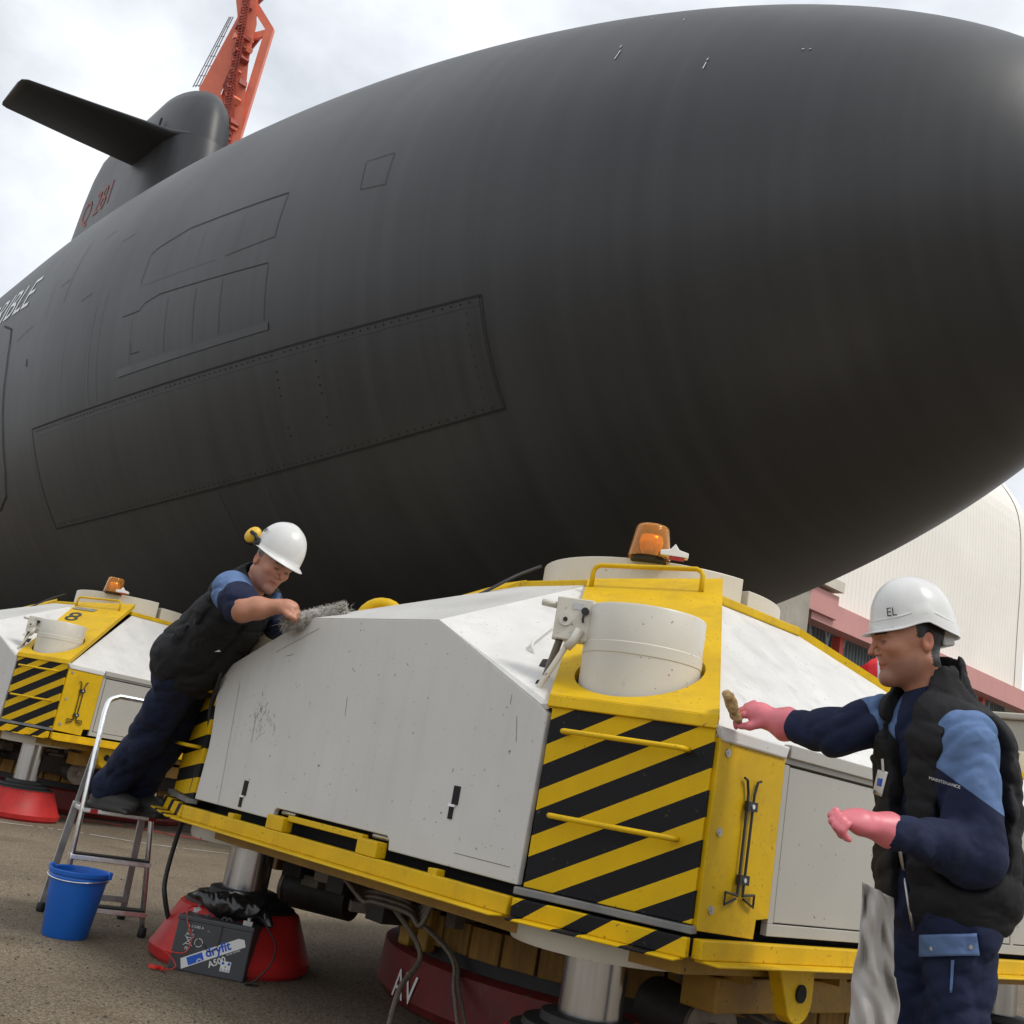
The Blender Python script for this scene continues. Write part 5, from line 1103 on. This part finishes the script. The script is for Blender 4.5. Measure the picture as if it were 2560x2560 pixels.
        shell = d+.004-.009*(quilt(P)**.5-.5)+crease(P, 10, 205, .010)+crease(P, 20, 206, .005)+folds(P, chest, hipc, hipc+UP*.12-F*.1, .06, .012, .16, 26)+folds(P, chest, hipc, hipc+UP*.02, .07, .006, .3, 27)
        return shell
    vs_o = sdf_obj('vest', vestf, *box_of((hipc-UP*.1, neck, sh_l, sh_r, chest), .24), .0068, [M['vest']], root)
    cs = caster([jk_, vs_o, tr_]); zp = MB(); zp.tube([cs(x, y, .002) for x, y in ((2250,2130),(2258,2170),(2264,2210),(2270,2250),(2276,2285),(2284,2325))], .0045, 6); zp.v = [tuple(Vector(v)-root.location) for v in zp.v]; zp.build('zip', M['aludark'], root, True)
    # head, helmet
    hd = at(2270, 1606, 3.055); fd = nrm(-CR*.985 - np.array((CF[0],CF[1],0))*.10 - UP*.02); fd = nrm(np.array((fd[0], fd[1], fd[2]-.06))); F4 = frame4(fd, UP, hd)
    make_head(root, F4, M['face_dark'], 1)
    H4 = frame4(nrm(fd+UP*.04), UP, hd+UP*.062-fd*.004); hh = helmet(root, H4, 2)
    hb = MB(); hb.v = []; hb.box((-.085,0,-.055), (.035,.075,.045)); hb.v = [tuple(H4 @ Vector(v)-root.location) for v in hb.v]; hb.build('helmet_ratchet', M['helmet'], root, bevel=.006)
    tb = MB(); 
    for s_ in (1,):
        vs, fs = text_mb('EL', .034); tb.add([tuple(H4 @ Vector((.108-(.018+v.x)*.60, .046+(.018+v.x)*.66, .006+v.y))-root.location) for v in vs], fs)
    tb.build('helmet_lettering', M['blackpaint'], root)
    def dome(x, z): return .0936*math.sqrt(max(.02, 1-(x/.1152)**2-(max(z, 0)/.1152)**2))
    vb = MB(); vb.tube([H4 @ Vector((x-.004, dome(x, z)+.001, z))-root.location for x, z in [(.055-.10*t, .070+.022*math.sin(math.pi*(.15+.75*t))) for t in np.linspace(.15, .75, 12)]], .0022, 6); vb.build('helmet_vent', M['black'], root, True)
    rb = MB(); path = []
    for a in np.linspace(0, 2*math.pi, 73):
        lo_ = -.026-.030*max(0, -math.cos(a))**.8+.016*math.exp(-((abs((a+math.pi) % (2*math.pi)-math.pi)-1.5)/.42)**2)-.006*max(0, math.cos(a)); path.append(H4 @ (Vector((.1290*math.cos(a)-.004, .1050*math.sin(a), lo_+.030))*.90)-root.location)
    rb.tube(path, .0042, 8, caps=False); rb.build('helmet_rim', M['helmet'], root, True)
    sc_ = MB(); sc_.cyl(H4 @ Vector((0,.090,-.004))-root.location, H4 @ Vector((0,.0985,-.004))-root.location, .0035, n=8); sc_.build('helmet_screw', M['black'], root)
    # gloves
    gl = glove_fn(wr_l, kn_l, -UP*.95+CF*.15, CF*.9+UP*.25, grip=False)
    def gl2(P): return smin(gl(P), rcone(P, wr_l-nrm(wr_l-el_l)*.015, wr_l+nrm(kn_l-wr_l)*.03, .044, .032), .008)+.002*wob(P, 45, 31)
    sdf_obj('glove', gl2, *box_of((wr_l, kn_l), .10), .0042, [M['glove']], root)
    dirn = nrm(kn_r-wr_r); gr = glove_fn(wr_r, kn_r, -np.array((.3,-.2,.9))*.5+dirn*.3, -UP*.6-CF*.6, grip=True)
    def gr2(P): return smin(gr(P), rcone(P, wr_r-nrm(wr_r-el_r)*.022, wr_r+dirn*.02, .052, .036), .010)+.002*wob(P, 45, 33)
    sdf_obj('glove', gr2, *box_of((wr_r, kn_r), .10), .0042, [M['glove']], root)
    # shoes
    for a_ in (al, ar):
        def sh(P, a_=a_): return np.maximum(sun_(.03, ell(P, a_+F*.06-UP*.045, (.135,.05,.045), TF), rcone(P, a_-UP*.03, a_+UP*.06, .05, .055)), .002-P[..., 2])
        sdf_obj('shoe', sh, *box_of((a_,), .22), .009, [M['shoe']], root)
    # cargo pocket, badge
    def quad_patch(name, px, dep, m, t=.008, grid=9, parent=root):
        b = MB(); Q = [np.array(q, float) for q in px]; fn = lambda u, v: cs(*(Q[0]*(1-u)*(1-v)+Q[1]*u*(1-v)+Q[2]*u*v+Q[3]*(1-u)*v), lift=t*.5+.003, dflt=dep)-np.array(root.location)
        b.grid(fn, grid, grid); o = b.build(name, m, parent, True); s_ = o.modifiers.new('s', 'SOLIDIFY'); s_.thickness = t; s_.offset = 0; return o
    pk = quad_patch('cargo_pocket', ((2302,2337),(2442,2335),(2447,2388),(2302,2392)), 2.72, M['lblue'], .012)
    for x, y in ((2328,2370),(2425,2366)):
        b = MB(); c = cs(x, y, .012)-np.array(root.location); b.cyl(c, c-CF*.006, .0055, n=12); b.build('press_stud', M['alu'], root)
    quad_patch('leg_tab', ((2378,2400),(2386,2400),(2380,2482),(2374,2482)), 2.73, M['lblue'], .004)
    quad_patch('id_badge', ((2195,1924),(2220,1930),(2204,1992),(2182,1982)), 2.795, M['print'], .002)
    quad_patch('badge_photo', ((2197,1945),(2207,1947),(2203,1966),(2194,1963)), 2.790, M['blueprint'], .006)
    b = MB(); b.tube([cs(2208,1928,.008)-np.array(root.location), cs(2206,1897,.006)-np.array(root.location)], .004, 6); b.build('badge_clip', M['alu'], root)
    # chest pocket edge and lettering on sleeve
    vs, fs = text_mb('MAINTENANCE', .0115); b = MB(); b.add([tuple(cs(2322+v.x*FPX/2.79, 1948+v.x*300-v.y*FPX/2.79, .003)-np.array(root.location)) for v in vs], fs); b.build('sleeve_lettering', M['print'], root)
    return root, wr_r, kn_r, dirn
WR, wr_r, kn_r, dr_r = worker_right()
spc = at(1830, 1766, 3.275); su = nrm(CU*.95-CR*.35); sr = nrm(CR-su*(CR@su)); sf = np.cross(sr, su)
def spf(P): return rbox(P, spc, (.014,.046,.036), .010, np.array((sr, su, sf)))+.003*wob(P, 60, 41)+.003*wob(P, 140, 42)
o = sdf_obj('sponge', spf, spc-.10, spc+.10, .004, [M['sponge']]); tag(o, 'tan sponge held in a pink glove against the yellow hip plate', 'sponge')
# cloth hanging in front of the worker's leg
def clf(u, v):
    x = 2155+(2232-2155)*u + (-48*v**1.5)*(1-u*.75)*1.0 + 26*v*u*(1 if v > .5 else .6); y = 2205+ (2640-2205)*v+ 40*u*(1-v); x += 7*math.sin(v*9+u*2)*v+4*math.sin(v*21)*v; return at(x, y, 2.80-.06*v+.020*math.sin(u*7+v*3.5+.8*math.sin(v*6))+.012*math.sin(u*13-v*7+1.5*math.sin(v*4))+.009*math.sin(v*13+u*8)+.005*math.sin(v*29-u*17))
b = MB(); b.grid(clf, 34, 60); o = b.build('cleaning_cloth', M['cloth'], None, True); s_ = o.modifiers.new('s', 'SOLIDIFY'); s_.thickness = .003; tag(o, 'grey white cloth hanging from the vest of the worker with pink gloves', 'cloth')
# ------------------------------------------------------------------ worker leaning from the ladder
def worker_left():
    pc_ = L0+(rail(H3,0)+rail(H3,1))/2-lf*.08; pc_[2] = H3+.012; UP = np.array((0,0,1.))
    root = thing('person', 'worker in black vest standing on the step ladder and leaning over the transporter', 'person', tuple(pc_), 'workers in white hard hats')
    hipc = at(470, 1668, 5.20); chest = at(585, 1535, 5.02); neck = at(632, 1455, 4.96); sh_r = at(580, 1478, 4.83); sh_l = at(660, 1500, 5.14)
    el_r = at(606, 1523, 4.66); wr_r_ = at(694, 1517, 4.66); kn_r_ = at(734, 1517, 4.66); el_l = at(690, 1560, 5.12); wr_l = at(712, 1570, 4.95)
    UPt = nrm(chest-hipc); F = nrm(np.cross(sh_r-sh_l, UPt)); F = F if F@CR > 0 else -F; Lf = np.cross(UPt, F); TF = np.array((F, Lf, UPt))
    a1, a2 = pc_+ll*.07+lf*.05+UP*.09, pc_-ll*.08+lf*.02+UP*.09
    h1, h2 = hipc-CF*.08+np.array((0,0,-.03)), hipc+CF*.08+CR*.02+np.array((0,0,-.03)); k1, k2 = (h1*.5+a1*.5)+CR*.035, (h2*.5+a2*.5)+CR*.03
    a1, a2 = (a1, a2) if (a1@CF) < (a2@CF) else (a2, a1)
    def trs(P):
        d = sun_(.05, ell(P, hipc+UPt*.03, (.15,.185,.17), TF), rcone(P, h1, k1, .118, .098), rcone(P, k1, a1+UP*.02, .098, .092)); d = smin(d, sun_(.03, rcone(P, h2, k2, .115, .096), rcone(P, k2, a2+UP*.02, .096, .088)), .03)
        return d+crease(P*np.array((1,1,.55)), 8, 209, .016)+crease(P, 14, 210, .008)+folds(P, h1, a1, a1+UP*.05, .06, .010, .14, 58)
    sdf_obj('trousers', trs, *box_of((hipc, a1, a2, h1, h2), .24), .0085, [M['navy']], root)
    def body(P, g=0): return sun_(.06, ell(P, hipc+UPt*.10, (.14+g,.175+g,.20), TF), ell(P, (hipc+chest)/2, (.14+g,.18+g,.24), TF), ell(P, chest, (.13+g,.185+g,.17), TF), rcone(P, sh_l*.8+chest*.2, sh_r*.8+chest*.2, .088+g*.6, .088+g*.6))
    def slv(P): return sun_(.03, rcone(P, sh_r, sh_r*.25+el_r*.75, .092, .082)), sun_(.03, rcone(P, sh_l, el_l, .085, .07), rcone(P, el_l, wr_l, .068, .05))
    def jack(P):
        a_, b_ = slv(P); d = smin(smin(body(P, -.01), a_, .03), b_, .03); d = smin(d, rcone(P, neck-UPt*.06, neck+UPt*.02, .085, .072), .03); d = smax(d, -rcone(P, neck, neck+UPt*.2, .056, .07), .01)
        d = smin(d, rcone(P, sh_r*.36+el_r*.64, sh_r*.2+el_r*.8, .090, .084), .006); return d+crease(P, 12, 211, .010)+folds(P, sh_r, el_r, (sh_r+el_r)/2, .05, .010, .14, 66)
    def maskj(c):
        a_, b_ = slv(c); t = ((c-sh_r)@(el_r-sh_r))/((el_r-sh_r)@(el_r-sh_r)); return np.minimum((.46-t)*.25, np.where(a_ < .035, 1, -1))
    sdf_obj('jacket', jack, *box_of((hipc, neck, sh_l, sh_r, el_r, el_l, wr_l), .17), .0075, [M['jacket']], root, mask=maskj)
    def vestf(P):
        d = smin(body(P, .022), ell(P, hipc+UPt*.06, (.175,.21,.14), TF), .05); d = smin(d, rcone(P, neck-UPt*.08, neck-UPt*.0, .10, .085), .04); d = smax(d, -rcone(P, neck, neck+UPt*.25, .066, .09), .012)
        ou = nrm(sh_r-chest); d = smax(d, -rcone(P, sh_r+ou*.05+nrm(el_r-sh_r)*.05, el_r+nrm(el_r-sh_r)*.1, .098, .14), .014); d = smax(d, -rcone(P, sh_l, el_l, .10, .11), .02)
        d = smax(d, -((P-hipc)@UPt)-.085, .02); return d-.010+crease(P, 9, 207, .016)+crease(P, 16, 208, .008)+folds(P, chest, hipc+F*.1, hipc+UPt*.06, .11, .012, .2, 76)+.008*wob(P, 9, 78)+folds(P, chest, sh_r, sh_r, .05, .008, .14, 77)
    sdf_obj('vest', vestf, *box_of((hipc, neck, sh_l, sh_r, chest), .25), .0075, [M['vest']], root)
    b = MB(); b.beam(at(503,1630,4.93)-np.array(root.location), at(550,1627,4.91)-np.array(root.location), .014, .008); b.build('reflective_tab', M['print'], root)
    # bare forearm and hand
    f_ = nrm(kn_r_-wr_r_); hand = glove_fn(wr_r_, kn_r_, -UP*.8+f_*.3, -CF*.5-UP*.3, grip=True)
    def arm(P): return smin(sun_(.02, rcone(P, el_r*.8+sh_r*.2, el_r, .05, .052), rcone(P, el_r, el_r*.55+wr_r_*.45, .056, .048), rcone(P, el_r*.55+wr_r_*.45, wr_r_, .047, .031)), hand(P), .015)+.0015*wob(P, 40, 81)
    sdf_obj('forearm', arm, *box_of((el_r, wr_r_, kn_r_, sh_r*.2+el_r*.8), .10), .0045, [M['skin']], root)
    # shoes
    for a_ in (a1, a2):
        fs_ = nrm(CR*np.array((1,1,0))*.8-CF*np.array((1,1,0))*.35); tf = np.array((fs_, np.cross(UP, fs_), UP))
        def sh(P, a_=a_): return np.maximum(sun_(.02, ell(P, a_+fs_*.06-UP*.04, (.155,.058,.056), tf), rbox(P, a_+fs_*.055-UP*.078, (.15,.055,.012), .01, tf), rcone(P, a_-UP*.03, a_+UP*.05, .056, .062))+.003*wob(P, 30, 91), H3+.012-P[..., 2])
        sdf_obj('shoe', sh, *box_of((a_,), .22), .008, [M['shoe']], root)
    # head turned down towards the mop
    hd = at(681, 1412, 4.90); fd = nrm(CR*.64-CF*.60-UP*.34); hu = nrm(UP*.9+CR*.25+CF*-.05); F4 = frame4(fd, hu, hd)
    make_head(root, F4, M['face_grey'], .7)
    hz = np.array(F4.col[2][:3]); hx_ = np.array(F4.col[0][:3]); H4 = frame4(nrm(hx_+hz*.06), hz, hd+hz*.056-hx_*.006); helmet(root, H4, 1)
    for s_ in (-1,):
        b = MB(); b.lathe([(.004,.0),(.026,.004),(.033,.016),(.033,.026)], (0,0,0), 20); T4 = H4 @ Matrix.Translation((-.088, s_*.120, .022)) @ Matrix.Rotation(s_*-1.25, 4, 'X') @ Matrix.Rotation(.5, 4, 'Y')
        b.v = [tuple(T4 @ Vector((v[0], v[1]*1.25, -v[2]))-root.location) for v in b.v]; em = b.build('ear_muff', M['earmuff'], root, True)
        b = MB(); b.lathe([(.030,-.002),(.037,.004),(.037,.022),(.02,.026)], (0,0,0), 20); b.v = [tuple(T4 @ Vector((v[0]*.98, v[1]*1.25, -v[2]-.026))-root.location) for v in b.v]; b.build('muff_cushion', M['black'], root, True)
        b = MB(); b.tube([H4 @ Vector(p)-root.location for p in ((-.035, s_*.098, .0), (-.045, s_*.112, .012), (-.06, s_*.118, .024), (-.085, s_*.128, .026))], .009, 8); b.cyl(H4 @ Vector((-.035, s_*.092, .0))-root.location, H4 @ Vector((-.035, s_*.112, .0))-root.location, .022, n=16); b.build('muff_arm', M['black'], root, True)
        b = MB(); b.tube([H4 @ Vector(p)-root.location for p in ((-.02, s_*.105, .075), (-.032, s_*.105, .058))], .006, 6); b.build('helmet_vent', M['aludark'], root)
    b = MB(); c = at(690, 1492, 4.86)-np.array(root.location); b.box(c, (.05, .02, .035)); b.build('collar_tag', M['lblue'], root, bevel=.004)
    return root
worker_left()
# fluffy mop head lying along the roof edge
m0, m1 = at(706, 1560, 4.69), at(868, 1522, 4.71); md = m1-m0; rg = np.random.default_rng(21); b = MB()
b.tube([m0+md*t for t in np.linspace(0, 1, 8)], [.024,.032,.034,.034,.033,.031,.028,.018], 12)
for k_ in range(3200):
    t = rg.random(); c = m0+md*t; n_ = nrm(rg.normal(size=3)); n_ = nrm(n_-nrm(md)*(n_@nrm(md))*.8); r0_ = .020; tip = c+n_*rg.uniform(.034,.052)+nrm(md)*rg.uniform(-.016,.016)+np.array((0,0,-.006)); q = np.cross(n_, nrm(md))
    a_ = c+n_*r0_; b.add([a_-q*.0022, a_+q*.0022, tip+nrm(md)*.001, a_+nrm(md)*.003], [(0,1,2),(1,3,2),(3,0,2)])
o = b.build('mop_head', M['mop']); tag(o, 'fluffy grey mop head resting on the edge of the white side plate', 'mop')
